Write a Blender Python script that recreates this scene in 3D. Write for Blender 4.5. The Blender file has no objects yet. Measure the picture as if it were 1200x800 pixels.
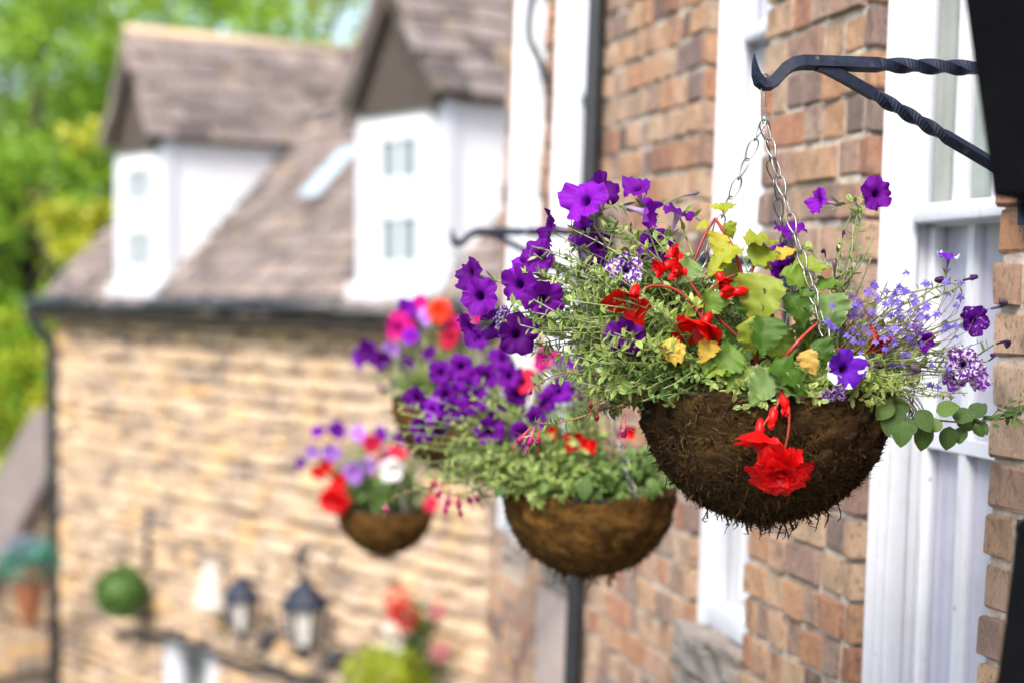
import bpy, bmesh, math, random
import numpy as np
from mathutils import Vector, Matrix, Quaternion, noise

R = math.radians
rnd = random.Random(11)
S = bpy.context.scene
COL = S.collection

# ------------------------------------------------------------------ camera, sky, sun, exposure
EYE = 1.7
FPX = 2000.0                      # focal length in pixels of the 1200 px wide photograph
PITCH = math.atan(65 / FPX)
cam_d = bpy.data.cameras.new('camera')
cam_d.sensor_width = 36.0
cam_d.lens = FPX / 1200 * 36.0
cam_d.clip_start = 0.05
cam_d.clip_end = 3000
cam_d.dof.use_dof = True
cam_d.dof.focus_distance = 2.50
cam_d.dof.aperture_fstop = 2.15
cam_d.dof.aperture_blades = 0
cam = bpy.data.objects.new('camera', cam_d)
cam.location = (0, 0, EYE)
cam.rotation_euler = (R(90) - PITCH, 0, 0)
COL.objects.link(cam)
S.camera = cam

SUN_EL, SUN_AZ = R(47), R(-161)    # azimuth from +Y towards +X
world = bpy.data.worlds.new('World')
S.world = world
world.use_nodes = True
wn, wl = world.node_tree.nodes, world.node_tree.links
wn.clear()
sky = wn.new('ShaderNodeTexSky')
sky.sky_type = 'NISHITA'
sky.sun_disc = False
sky.sun_elevation = SUN_EL
sky.sun_rotation = SUN_AZ
sky.air_density = 1.0
sky.dust_density = 3.0
sky.ozone_density = 1.0
bg = wn.new('ShaderNodeBackground')
bg.inputs['Strength'].default_value = 0.15
wo = wn.new('ShaderNodeOutputWorld')
wl.new(sky.outputs[0], bg.inputs['Color'])
wl.new(bg.outputs[0], wo.inputs['Surface'])

sun_d = bpy.data.lights.new('sun', 'SUN')
sun_d.energy = 2.4
sun_d.angle = R(24)
sun_d.color = (1.0, 0.95, 0.87)
sun = bpy.data.objects.new('sun', sun_d)
sdir = Vector((math.sin(SUN_AZ) * math.cos(SUN_EL), math.cos(SUN_AZ) * math.cos(SUN_EL), math.sin(SUN_EL)))
sun.rotation_euler = sdir.to_track_quat('Z', 'Y').to_euler()
sun.location = (-4, -6, 12)
COL.objects.link(sun)

S.view_settings.view_transform = 'Standard'
S.view_settings.look = 'None'
S.view_settings.gamma = 1.0
S.view_settings.use_curve_mapping = False
S.view_settings.exposure = 1.36
S.cycles.max_bounces = 5
S.cycles.diffuse_bounces = 3
S.cycles.glossy_bounces = 2
S.cycles.transmission_bounces = 3
S.cycles.transparent_max_bounces = 6
S.cycles.use_denoising = True

# ------------------------------------------------------------------ helpers
CP, SP = math.cos(PITCH), math.sin(PITCH)


def P(px, py, Y):
    """point of the place seen at photograph pixel (px, py), Y metres ahead"""
    dx, dz = (px - 600) / FPX, -(py - 400) / FPX
    fy, fz = CP + dz * SP, -SP + dz * CP
    k = Y / fy
    return Vector((dx * k, Y, EYE + fz * k))


def proj(v):
    dx, dy, dz = v[0], v[1], v[2] - EYE
    f = dy * CP - dz * SP
    u = dy * SP + dz * CP
    return 600 + FPX * dx / f, 400 - FPX * u / f, f


def thing(name, label, cat, loc=(0, 0, 0), group=None):
    o = bpy.data.objects.new(name, None)
    o.empty_display_size = 0.1
    o.location = loc
    o['label'] = label
    o['category'] = cat
    if group:
        o['group'] = group
    COL.objects.link(o)
    return o


def obj(name, me, parent=None, kind=None, label=None, loc=None, quat=None, scale=None):
    o = bpy.data.objects.new(name, me)
    if parent:
        o.parent = parent
    if kind:
        o['kind'] = kind
    if label:
        o['label'] = label
    if loc is not None:
        o.location = loc
    if quat is not None:
        o.rotation_mode = 'QUATERNION'
        o.rotation_quaternion = quat
    if scale is not None:
        o.scale = scale if hasattr(scale, '__len__') else (scale,) * 3
    COL.objects.link(o)
    return o


def tag(o, label, cat, group=None):
    o['label'] = label
    o['category'] = cat
    if group:
        o['group'] = group
    return o


class MB:
    """collects geometry for ONE mesh"""
    def __init__(self, org=(0, 0, 0)):
        self.v, self.f, self.uv, self.m = [], [], [], []
        self.org = Vector(org)

    def add(self, vs, fs, uvs=None, m=0):
        n = len(self.v)
        self.v.extend([tuple(Vector(q) - self.org) for q in vs])
        self.f.extend([tuple(i + n for i in f) for f in fs])
        self.uv.extend(uvs if uvs else [(0.0, 0.0)] * len(vs))
        self.m.extend([m] * len(fs))

    def box(self, lo, hi, M=None, m=0):
        x0, y0, z0 = lo
        x1, y1, z1 = hi
        vs = [(x0, y0, z0), (x1, y0, z0), (x1, y1, z0), (x0, y1, z0), (x0, y0, z1), (x1, y0, z1), (x1, y1, z1), (x0, y1, z1)]
        if M is not None:
            vs = [M @ Vector(q) for q in vs]
        self.add(vs, [(3, 2, 1, 0), (4, 5, 6, 7), (0, 1, 5, 4), (1, 2, 6, 5), (2, 3, 7, 6), (3, 0, 4, 7)], m=m)

    def sweep(self, pts, rad, n=6, twist=None, cap=True, square=False, up=None, m=0):
        pts = [Vector(q) for q in pts]
        N = len(pts)
        if not hasattr(rad, '__len__'):
            rad = [rad] * N
        if N < 2:
            return
        t0 = (pts[1] - pts[0]).normalized()
        ref = Vector(up) if up else (Vector((0, 0, 1)) if abs(t0.z) < 0.9 else Vector((1, 0, 0)))
        a = t0.cross(ref).normalized()
        vs, fs, uvs = [], [], []
        pt = t0
        for i, q in enumerate(pts):
            t = (pts[min(i + 1, N - 1)] - pts[max(i - 1, 0)])
            t = t.normalized() if t.length > 1e-9 else pt
            rot = pt.rotation_difference(t)
            a = (rot @ a)
            a = (a - t * a.dot(t)).normalized()
            b = t.cross(a)
            pt = t
            tw = twist[i] if twist else 0.0
            for k in range(n):
                an = 2 * math.pi * (k + 0.5 * square) / n + tw
                vs.append(q + (a * math.cos(an) + b * math.sin(an)) * rad[i])
                uvs.append((i / (N - 1), k / n))
        for i in range(N - 1):
            for k in range(n):
                k2 = (k + 1) % n
                fs.append((i * n + k, i * n + k2, (i + 1) * n + k2, (i + 1) * n + k))
        if cap:
            fs.append(tuple(range(n - 1, -1, -1)))
            fs.append(tuple((N - 1) * n + k for k in range(n)))
        self.add(vs, fs, uvs, m)

    def lathe(self, prof, n=24, M=None, m=0, cap=True):
        vs, fs = [], []
        for (r, z) in prof:
            for k in range(n):
                a = 2 * math.pi * k / n
                q = Vector((r * math.cos(a), r * math.sin(a), z))
                vs.append(M @ q if M is not None else q)
        for i in range(len(prof) - 1):
            for k in range(n):
                k2 = (k + 1) % n
                fs.append((i * n + k, i * n + k2, (i + 1) * n + k2, (i + 1) * n + k))
        if cap:
            fs.append(tuple(range(n - 1, -1, -1)))
            fs.append(tuple((len(prof) - 1) * n + k for k in range(n)))
        self.add(vs, fs, m=m)

    def mesh(self, name, mats, smooth=True):
        me = bpy.data.meshes.new(name)
        me.from_pydata(self.v, [], self.f)
        mats = mats if isinstance(mats, (list, tuple)) else [mats]
        for q in mats:
            me.materials.append(q)
        if len(mats) > 1:
            me.polygons.foreach_set('material_index', self.m)
        uvl = me.uv_layers.new(name='UVMap')
        li = np.zeros(len(me.loops), dtype=np.int32)
        me.loops.foreach_get('vertex_index', li)
        uvl.data.foreach_set('uv', np.array(self.uv, dtype=np.float32)[li].ravel())
        if smooth:
            me.polygons.foreach_set('use_smooth', [True] * len(me.polygons))
        me.update()
        return me


def bez(a, b, c, d, n=8):
    a, b, c, d = map(Vector, (a, b, c, d))
    out = []
    for i in range(n + 1):
        t = i / n
        s = 1 - t
        out.append(a * s ** 3 + b * 3 * s * s * t + c * 3 * s * t * t + d * t ** 3)
    return out


def smooth_path(pts, n=6):
    """Catmull-Rom through points"""
    pts = [Vector(q) for q in pts]
    out = []
    for i in range(len(pts) - 1):
        p0, p1, p2, p3 = pts[max(i - 1, 0)], pts[i], pts[i + 1], pts[min(i + 2, len(pts) - 1)]
        for k in range(n):
            t = k / n
            out.append(0.5 * ((2 * p1) + (p2 - p0) * t + (2 * p0 - 5 * p1 + 4 * p2 - p3) * t * t + (3 * p1 - p0 - 3 * p2 + p3) * t ** 3))
    out.append(pts[-1])
    return out


def rvec(s=1.0):
    return Vector((rnd.gauss(0, s), rnd.gauss(0, s), rnd.gauss(0, s)))


# ------------------------------------------------------------------ materials
class NT:
    def __init__(self, name):
        self.mat = bpy.data.materials.new(name)
        self.mat.use_nodes = True
        self.t = self.mat.node_tree
        self.t.nodes.clear()
        self.out = self.n('ShaderNodeOutputMaterial')

    def n(self, ty, **kw):
        q = self.t.nodes.new(ty)
        for k, v in kw.items():
            setattr(q, k, v)
        return q

    def l(self, a, b):
        self.t.links.new(a, b)

    def inp(self, node, key, val):
        if isinstance(val, bpy.types.NodeSocket):
            self.l(val, node.inputs[key])
        else:
            node.inputs[key].default_value = val

    def math(self, op, a, b=0.0, c=0.0, clamp=False):
        q = self.n('ShaderNodeMath', operation=op, use_clamp=clamp)
        self.inp(q, 0, a)
        self.inp(q, 1, b)
        self.inp(q, 2, c)
        return q.outputs[0]

    def mix(self, f, a, b, blend='MIX'):
        q = self.n('ShaderNodeMix', data_type='RGBA', blend_type=blend)
        self.inp(q, 0, f)
        self.inp(q, 6, a if isinstance(a, bpy.types.NodeSocket) else (*a, 1))
        self.inp(q, 7, b if isinstance(b, bpy.types.NodeSocket) else (*b, 1))
        return q.outputs[2]

    def ramp(self, f, stops, interp='LINEAR'):
        q = self.n('ShaderNodeValToRGB')
        self.inp(q, 0, f)
        cr = q.color_ramp
        cr.interpolation = interp
        while len(cr.elements) < len(stops):
            cr.elements.new(0.5)
        for e, (p, c) in zip(cr.elements, stops):
            e.position = p
            e.color = (*c, 1) if hasattr(c, '__len__') else (c, c, c, 1)
        return q.outputs[0]

    def noise(self, vec, scale, detail=4.0, rough=0.55, dist=0.0):
        q = self.n('ShaderNodeTexNoise')
        if vec is not None:
            self.l(vec, q.inputs['Vector'])
        q.inputs['Scale'].default_value = scale
        q.inputs['Detail'].default_value = detail
        q.inputs['Roughness'].default_value = rough
        q.inputs['Distortion'].default_value = dist
        return q.outputs[0]

    def rand(self):
        """one number for each piece: object random + island random"""
        a = self.n('ShaderNodeObjectInfo').outputs['Random']
        b = self.n('ShaderNodeNewGeometry').outputs['Random Per Island']
        return self.math('FRACT', self.math('ADD', a, b))

    def coords(self, shift=None):
        c = self.n('ShaderNodeTexCoord').outputs['Object']
        if shift is None:
            return c
        v = self.n('ShaderNodeVectorMath', operation='ADD')
        self.l(c, v.inputs[0])
        k = self.n('ShaderNodeCombineXYZ')
        s = self.math('MULTIPLY', shift, 37.0)
        for i in range(3):
            self.l(s, k.inputs[i])
        self.l(k.outputs[0], v.inputs[1])
        return v.outputs[0]

    def bsdf(self, color, rough=0.6, bump=None, bstr=0.3, bdist=0.01, metallic=0.0, spec=0.5, trans=0.0, tcol=None, sheen=0.0):
        p = self.n('ShaderNodeBsdfPrincipled')
        self.inp(p, 'Base Color', color if isinstance(color, bpy.types.NodeSocket) else (*color, 1))
        self.inp(p, 'Roughness', rough)
        self.inp(p, 'Metallic', metallic)
        self.inp(p, 'Specular IOR Level', spec)
        if sheen:
            p.inputs['Sheen Weight'].default_value = sheen
        if bump is not None:
            b = self.n('ShaderNodeBump')
            b.inputs['Strength'].default_value = bstr
            b.inputs['Distance'].default_value = bdist
            self.l(bump, b.inputs['Height'])
            self.l(b.outputs[0], p.inputs['Normal'])
        res = p.outputs[0]
        if trans > 0:
            tr = self.n('ShaderNodeBsdfTranslucent')
            tc = tcol if tcol is not None else color
            self.inp(tr, 'Color', tc if isinstance(tc, bpy.types.NodeSocket) else (*tc, 1))
            mx = self.n('ShaderNodeMixShader')
            mx.inputs[0].default_value = trans
            self.l(res, mx.inputs[1])
            self.l(tr.outputs[0], mx.inputs[2])
            res = mx.outputs[0]
        self.l(res, self.out.inputs['Surface'])
        return self.mat


def m_brick():
    n = NT('brick')
    r = n.rand()
    c = n.coords(r)
    col = n.ramp(r, [(0.0, (.68, .47, .31)), (.09, (.62, .32, .18)), (.18, (.72, .53, .38)), (.28, (.40, .25, .20)), (.38, (.72, .44, .27)),
                     (.47, (.30, .215, .20)), (.56, (.72, .46, .33)), (.66, (.50, .37, .30)), (.74, (.16, .125, .125)), (.82, (.60, .29, .18)), (.91, (.70, .50, .34)), (1.0, (.74, .48, .33))])
    st = n.noise(c, 14, 6, .65)
    col = n.mix(n.ramp(st, [(.50, 0.0), (.72, 0.7)]), col, (.17, .125, .11))
    pale = n.noise(c, 30, 5, .7)
    col = n.mix(n.ramp(pale, [(.54, 0.0), (.76, .45)]), col, (.70, .56, .43))
    mp = n.n('ShaderNodeMapping')
    mp.inputs['Scale'].default_value = (1.5, 1.0, .75)
    n.l(c, mp.inputs[0])
    b = n.noise(mp.outputs[0], 85, 9, .82)
    col = n.mix(n.ramp(b, [(.38, .85), (.48, 0.0)]), col, (.13, .09, .075))
    return n.bsdf(col, .9, b, 1.0, .020, spec=.2)


def m_mortar():
    n = NT('mortar')
    c = n.coords()
    a = n.noise(c, 25, 6, .7)
    col = n.ramp(a, [(.3, (.24, .19, .16)), (.7, (.58, .49, .41))])
    return n.bsdf(col, .95, a, .8, .01, spec=.2)


def m_stone(name, stops, dark=.35):
    n = NT(name)
    r = n.rand()
    c = n.coords(r)
    col = n.ramp(r, stops)
    a = n.noise(c, 6, 6, .65)
    col = n.mix(n.ramp(a, [(.45, 0.0), (.8, dark)]), col, (.18, .14, .11))
    b = n.noise(c, 30, 6, .7)
    return n.bsdf(col, .93, b, .7, .012, spec=.2)


def m_slate():
    n = NT('stone_slate')
    r = n.rand()
    c = n.coords(r)
    col = n.ramp(r, [(0, (.13, .105, .10)), (.25, (.21, .17, .16)), (.5, (.08, .068, .068)), (.75, (.24, .19, .165)), (1, (.17, .145, .145))])
    a = n.noise(c, 7, 5, .6)
    col = n.mix(n.ramp(a, [(.60, 0.0), (.70, .7)]), col, (.42, .36, .29))
    g = n.noise(c, 3, 4, .6)
    col = n.mix(n.ramp(g, [(.58, 0.0), (.75, .6)]), col, (.33, .24, .10))
    b = n.noise(c, 25, 5, .7)
    return n.bsdf(col, .9, b, .7, .012, spec=.25)


def m_white(name='white_paint', base=(.56, .58, .635), wear=.45):
    n = NT(name)
    c = n.coords()
    a = n.noise(c, 9, 6, .65)
    col = n.mix(n.ramp(a, [(.46, 0.0), (.75, wear)]), base, (.44, .44, .45))
    mp = n.n('ShaderNodeMapping')
    mp.inputs['Scale'].default_value = (1, 1, .12)
    n.l(c, mp.inputs[0])
    s = n.noise(mp.outputs[0], 60, 4, .6)
    col = n.mix(n.ramp(s, [(.60, 0.0), (.66, wear)]), col, (.40, .39, .37))
    ch = n.noise(c, 38, 3, .7)
    col = n.mix(n.ramp(ch, [(.70, 0.0), (.72, min(1, wear * 2))]), col, (.22, .20, .17))
    b = n.noise(c, 120, 4, .6)
    return n.bsdf(col, .45, b, .25, .002)


def m_plain(name, col, rough=.6, nz=.25, scale=30, metallic=0.0, spec=.5, bst=.3):
    n = NT(name)
    c = n.coords()
    a = n.noise(c, scale, 5, .6)
    dk = tuple(q * (1 - nz) for q in col)
    lt = tuple(min(1, q * (1 + nz)) for q in col)
    cc = n.ramp(a, [(.3, dk), (.7, lt)])
    return n.bsdf(cc, rough, a, bst, .004, metallic=metallic, spec=spec)


def m_iron():
    n = NT('black_painted_iron')
    c = n.coords()
    a = n.noise(c, 60, 6, .65)
    col = n.ramp(a, [(.3, (.006, .009, .020)), (.6, (.014, .020, .042)), (.78, (.045, .048, .055))])
    v = n.noise(c, 28, 4, .6)
    col = n.mix(n.ramp(v, [(.66, 0.0), (.74, .75)]), col, (.10, .10, .03))
    return n.bsdf(col, n.ramp(a, [(.3, .42), (.8, .7)]), a, .5, .003, spec=.18)


def m_black():
    n = NT('black_gloss_paint')
    c = n.coords()
    a = n.noise(c, 20, 4, .6)
    return n.bsdf(n.ramp(a, [(.3, (.002, .002, .003)), (.7, (.004, .004, .005))]), .8, a, .1, .002, spec=.06)


def m_moss():
    n = NT('moss_liner')
    c = n.coords()
    r = n.rand()
    a = n.noise(c, 22, 6, .7)
    b = n.noise(c, 130, 5, .75)
    col = n.ramp(a, [(.25, (.016, .009, .004)), (.5, (.062, .032, .010)), (.72, (.135, .072, .020))])
    col = n.mix(n.ramp(r, [(0, 0.0), (.6, .10), (.85, .5), (1, 1.0)]), col, (.21, .125, .038))
    col = n.mix(n.ramp(b, [(.35, .6), (.5, 0.0)]), col, (.015, .009, .005))
    return n.bsdf(col, .95, b, 1.0, .025, spec=.15)


def m_leaf(name, stops, edge=None, trans=.35, rough=.5, vein=0.0, edge_at=.62):
    """stops: colour by leaf; edge: pale margin of variegated leaves"""
    n = NT(name)
    r = n.rand()
    col = n.ramp(r, stops)
    uv = n.n('ShaderNodeUVMap').outputs[0]
    sp = n.n('ShaderNodeSeparateXYZ')
    n.l(uv, sp.inputs[0])
    nz = n.noise(n.coords(r), 70, 4, .6)
    if edge:
        e = n.math('ADD', sp.outputs[1], n.math('MULTIPLY', n.math('SUBTRACT', nz, .5), .6))
        col = n.mix(n.ramp(e, [(edge_at, 0.0), (edge_at + .16, 1.0)]), col, edge)
    if vein:
        w = n.n('ShaderNodeTexWave', wave_type='BANDS', bands_direction='X')
        w.inputs['Scale'].default_value = 2.6
        w.inputs['Distortion'].default_value = 1.5
        n.l(uv, w.inputs[0])
        col = n.mix(n.ramp(w.outputs[1], [(.86, 0.0), (.97, vein)]), col, (.42, .50, .16))
        mid = n.ramp(sp.outputs[1], [(.02, vein * 1.2), (.09, 0.0)])
        col = n.mix(mid, col, (.45, .52, .18))
    col = n.mix(n.ramp(nz, [(.35, .35), (.6, 0.0)]), col, (.03, .05, .015))
    return n.bsdf(col, rough, nz, .35, .003, trans=trans, spec=.35)


def m_petal(name, base, throat, tube, spots=None, edge=None, hue=.0, trans=.4, white=.0):
    n = NT(name)
    r = n.n('ShaderNodeObjectInfo').outputs['Random']
    uv = n.n('ShaderNodeUVMap').outputs[0]
    sp = n.n('ShaderNodeSeparateXYZ')
    n.l(uv, sp.inputs[0])
    ang, rad = sp.outputs[0], sp.outputs[1]
    c = n.coords(r)
    lt = tuple(min(1, q * 1.6 + .004) for q in base)
    dk = tuple(q * .6 for q in base)
    col = n.ramp(r, [(0, dk), (.45, base), (1, lt)])
    # veins radiating from the throat
    cmb = n.n('ShaderNodeCombineXYZ')
    n.l(n.math('MULTIPLY', ang, 55.0), cmb.inputs[0])
    n.l(n.math('MULTIPLY', rad, 3.0), cmb.inputs[1])
    vn = n.noise(cmb.outputs[0], 1.0, 3, .6)
    col = n.mix(n.ramp(vn, [(.38, .55), (.55, 0.0)]), col, dk)
    if spots:
        s = n.noise(c, spots[1], 3, .65)
        col = n.mix(n.ramp(s, [(spots[2], 0.0), (spots[2] + .07, 1.0)]), col, spots[0])
    if edge:
        s = n.noise(c, 1.1, 2, .5)
        e = n.math('ADD', rad, n.math('MULTIPLY', n.math('SUBTRACT', s, .5), 2.2))
        col = n.mix(n.ramp(e, [(.97, 0.0), (1.03, 1.0)]), col, edge)
    col = n.mix(n.ramp(rad, [(.10, 1.0), (.27, 0.0)]), col, throat)
    back = n.n('ShaderNodeNewGeometry').outputs['Backfacing']
    bk = n.mix(n.ramp(rad, [(.12, 1.0), (.5, .12)]), col, tube)
    col = n.mix(back, col, bk)
    return n.bsdf(col, .62, vn, .3, .002, trans=trans, spec=.12)


def m_flat_petal(name, base, trans=.35, rough=.4):
    n = NT(name)
    r = n.rand()
    col = n.ramp(r, [(0, tuple(q * .6 for q in base)), (.5, base), (1, tuple(min(1, q * 1.3) for q in base))])
    nz = n.noise(n.coords(r), 90, 3, .5)
    return n.bsdf(col, rough, nz, .25, .002, trans=trans, spec=.35)


def m_glass():
    n = NT('window_glass')
    g = n.n('ShaderNodeBsdfGlossy')
    g.inputs['Roughness'].default_value = .03
    t = n.n('ShaderNodeBsdfTransparent')
    t.inputs['Color'].default_value = (.94, .94, .96, 1)
    f = n.n('ShaderNodeLayerWeight')
    f.inputs['Blend'].default_value = .5
    m = n.n('ShaderNodeMixShader')
    n.l(n.math('MULTIPLY_ADD', n.math('POWER', f.outputs['Facing'], 4.0), .35, .04, clamp=True), m.inputs[0])
    n.l(t.outputs[0], m.inputs[1])
    n.l(g.outputs[0], m.inputs[2])
    n.l(m.outputs[0], n.out.inputs['Surface'])
    return n.mat


M = {}
M['brick'] = m_brick()
M['mortar'] = m_mortar()
M['stone'] = m_stone('honey_stone', [(0, (.54, .39, .25)), (.18, (.61, .46, .315)), (.34, (.41, .31, .235)), (.48, (.63, .48, .335)), (.60, (.29, .23, .19)), (.70, (.57, .42, .285)), (.86, (.62, .41, .21)), (1, (.59, .44, .30))], .5)
M['stone_mortar'] = m_plain('lime_mortar', (.22, .17, .135), .95, .4, 10, spec=.2)
M['sill_stone'] = m_stone('weathered_sill_stone', [(0, (.20, .175, .16)), (1, (.27, .235, .21))], .75)
M['render'] = m_stone('grey_render', [(0, (.46, .37, .33)), (1, (.52, .42, .37))], .6)
M['slate'] = m_slate()
M['roof_under'] = m_plain('roof_boards', (.055, .042, .036), .9, .3, 12)
M['white'] = m_white()
M['white_cheek'] = m_white('white_render', (.70, .71, .74), .15)
M['curtain'] = m_plain('pale_blind', (.54, .54, .61), .8, .08, 14)
M['curtain_beige'] = m_plain('beige_curtain', (.30, .33, .27), .9, .2, 9)
M['room'] = m_plain('dark_room', (.10, .11, .09), .9, .2, 5)  # dark colour stands in for the unlit room behind the blinds
M['glass'] = m_glass()
M['iron'] = m_iron()
M['black'] = m_black()
M['pipe'] = m_plain('black_pipe_paint', (.012, .014, .018), .4, .4, 30)
M['steel'] = m_plain('galvanised_wire', (.25, .245, .24), .38, .35, 160, metallic=.85)
M['moss'] = m_moss()
M['soil'] = m_plain('soil', (.02, .014, .01), .95, .5, 60, bst=.9)
M['leaf_pet'] = m_leaf('petunia_leaf', [(0, (.09, .18, .022)), (.35, (.16, .27, .036)), (.7, (.25, .35, .065)), (1, (.35, .42, .13))], (.52, .56, .25), .3, edge_at=.70)
M['leaf_green'] = m_leaf('green_leaf', [(0, (.05, .12, .025)), (.5, (.10, .20, .04)), (1, (.20, .30, .07))], None, .3, .45)
M['leaf_round'] = m_leaf('trailing_leaf', [(0, (.045, .10, .02)), (.6, (.075, .155, .03)), (1, (.14, .24, .05))], None, .3, .35, vein=.05)
M['leaf_beg'] = m_leaf('begonia_leaf', [(0, (.05, .13, .016)), (.4, (.10, .21, .024)), (.8, (.19, .30, .035)), (1, (.28, .34, .04))], None, .38, .32, vein=.05)
M['leaf_lime'] = m_leaf('begonia_lime_leaf', [(0, (.25, .31, .02)), (.5, (.36, .39, .025)), (1, (.45, .42, .03))], None, .4, .4, vein=.05)
M['leaf_var'] = m_leaf('variegated_leaf', [(0, (.11, .20, .05)), (1, (.16, .26, .07))], (.42, .46, .28), .3, .4, vein=.05, edge_at=.90)
M['leaf_yellow'] = m_leaf('yellowed_leaf', [(0, (.62, .38, .04)), (.5, (.66, .46, .07)), (1, (.62, .36, .10))], None, .35, .5, vein=.15)
M['stem'] = m_leaf('green_stem', [(0, (.17, .22, .08)), (1, (.29, .33, .15))], None, .1)
M['stem_brown'] = m_leaf('wiry_stem', [(0, (.10, .07, .035)), (.5, (.20, .15, .07)), (1, (.20, .23, .10))], None, .1)
M['stem_dark'] = m_leaf('dead_stem', [(0, (.02, .015, .012)), (1, (.06, .04, .03))], None, .05)
M['stem_red'] = m_leaf('red_stem', [(0, (.24, .015, .016)), (.5, (.34, .022, .02)), (1, (.30, .05, .03))], None, .15, .35)
M['stem_fuchsia'] = m_leaf('fuchsia_stem', [(0, (.20, .07, .045)), (1, (.26, .14, .07))], None, .1)
M['p_purple'] = m_petal('purple_petal', (.105, .002, .205), (.03, .0, .07), (.30, .20, .36))
M['p_violet'] = m_petal('violet_petal', (.165, .005, .33), (.06, .0, .14), (.42, .30, .50))
M['p_speck'] = m_petal('speckled_petal', (.16, .02, .36), (.05, .0, .12), (.45, .35, .5), spots=((.74, .70, .80), 5.5, .50))
M['p_speck2'] = m_petal('dark_speckled_petal', (.09, .004, .22), (.03, .0, .08), (.4, .3, .5), spots=((.78, .75, .82), 4.5, .62))
M['p_edge'] = m_petal('white_edged_petal', (.10, .008, .36), (.02, .0, .06), (.3, .2, .45), edge=(.80, .78, .82))
M['p_magenta'] = m_petal('magenta_petal', (.55, .01, .22), (.3, .0, .12), (.6, .3, .45))
M['p_pinkred'] = m_petal('pink_red_petal', (.62, .02, .07), (.3, .0, .04), (.65, .3, .3))
M['p_lilac'] = m_petal('lilac_petal', (.36, .16, .60), (.2, .05, .35), (.6, .5, .7))
M['p_white'] = m_petal('white_petal', (.70, .62, .72), (.45, .3, .45), (.7, .65, .6))
M['p_wilt'] = m_petal('wilted_petal', (.045, .012, .06), (.03, .01, .03), (.10, .07, .07), trans=.15)
M['p_bud'] = m_petal('petunia_bud', (.16, .11, .16), (.12, .1, .1), (.2, .16, .17), trans=.1)
M['red'] = m_flat_petal('begonia_red_petal', (.70, .004, .006))
M['orange_red'] = m_flat_petal('orange_red_petal', (.80, .055, .015))
M['lobelia'] = m_flat_petal('lobelia_blue_petal', (.20, .13, .64), .4, .5)
M['fuchsia_red'] = m_flat_petal('fuchsia_red_sepal', (.42, .05, .07), .3, .5)
M['fuchsia_pink'] = m_flat_petal('fuchsia_pink_sepal', (.66, .25, .30), .35, .5)
M['fuchsia_core'] = m_flat_petal('fuchsia_corolla', (.36, .015, .14), .3, .5)
M['tree'] = m_leaf('tree_leaf', [(0, (.12, .26, .012)), (.5, (.22, .40, .02)), (1, (.34, .48, .03))], None, .35, .5)
M['tree_lime'] = m_leaf('lime_tree_leaf', [(0, (.26, .40, .02)), (.5, (.42, .52, .03)), (1, (.56, .56, .035))], None, .4, .5)
M['tree_yellow'] = m_leaf('yellow_shrub_leaf', [(0, (.34, .42, .025)), (.5, (.48, .50, .03)), (1, (.58, .52, .04))], None, .4, .5)
M['bark'] = m_plain('bark', (.07, .055, .04), .95, .4, 20, bst=.8)
M['topiary'] = m_leaf('box_leaf', [(0, (.05, .12, .03)), (.6, (.08, .18, .04)), (1, (.14, .26, .06))], None, .25, .5)
M['turq'] = m_leaf('turquoise_leaf', [(0, (.03, .25, .16)), (.5, (.06, .33, .22)), (1, (.25, .42, .40))], None, .3, .5)
M['lav'] = m_flat_petal('pale_lavender_petal', (.45, .42, .62))
M['terracotta'] = m_plain('terracotta', (.30, .11, .05), .85, .25, 25)
M['grass'] = m_leaf('grass_ground', [(0, (.06, .12, .02)), (1, (.10, .17, .03))], None, 0.0, .9)
M['asphalt'] = m_plain('asphalt', (.05, .05, .052), .9, .25, 120, bst=.6)
M['paving'] = m_plain('paving', (.26, .23, .20), .9, .25, 12, bst=.5)
M['lamp_glass'] = m_plain('lantern_glass', (.50, .48, .44), .25, .1, 10)
M['cream_shade'] = m_plain('cream_shade', (.42, .38, .33), .7, .12, 10)
M['white_shade'] = m_plain('white_shade', (.80, .79, .75), .6, .04, 10)

# ------------------------------------------------------------------ ground
DW = Vector((-.235, .972, 0)).normalized()        # along the brick terrace, away from the camera
NW = Vector((-.972, -.235, 0)).normalized()       # out of its front wall, into the street
W0 = Vector((.80, 2.656, EYE))
DH = Vector((-.623, .782, 0)).normalized()        # along the stone house
NH = Vector((-.782, -.623, 0)).normalized()
H0 = Vector((-.91, 13.6, EYE))


def ground_z(x, y):
    if y < 24:
        z = -.2 * y
    else:
        k = y - 24
        z = -4.8 - .2 * k * math.exp(-k / 8)
    if y > 34:
        z += 26 * (1 - math.exp(-((y - 34) / 75) ** 2))
    return min(z, 1.5) if y < 0 else z


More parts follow.
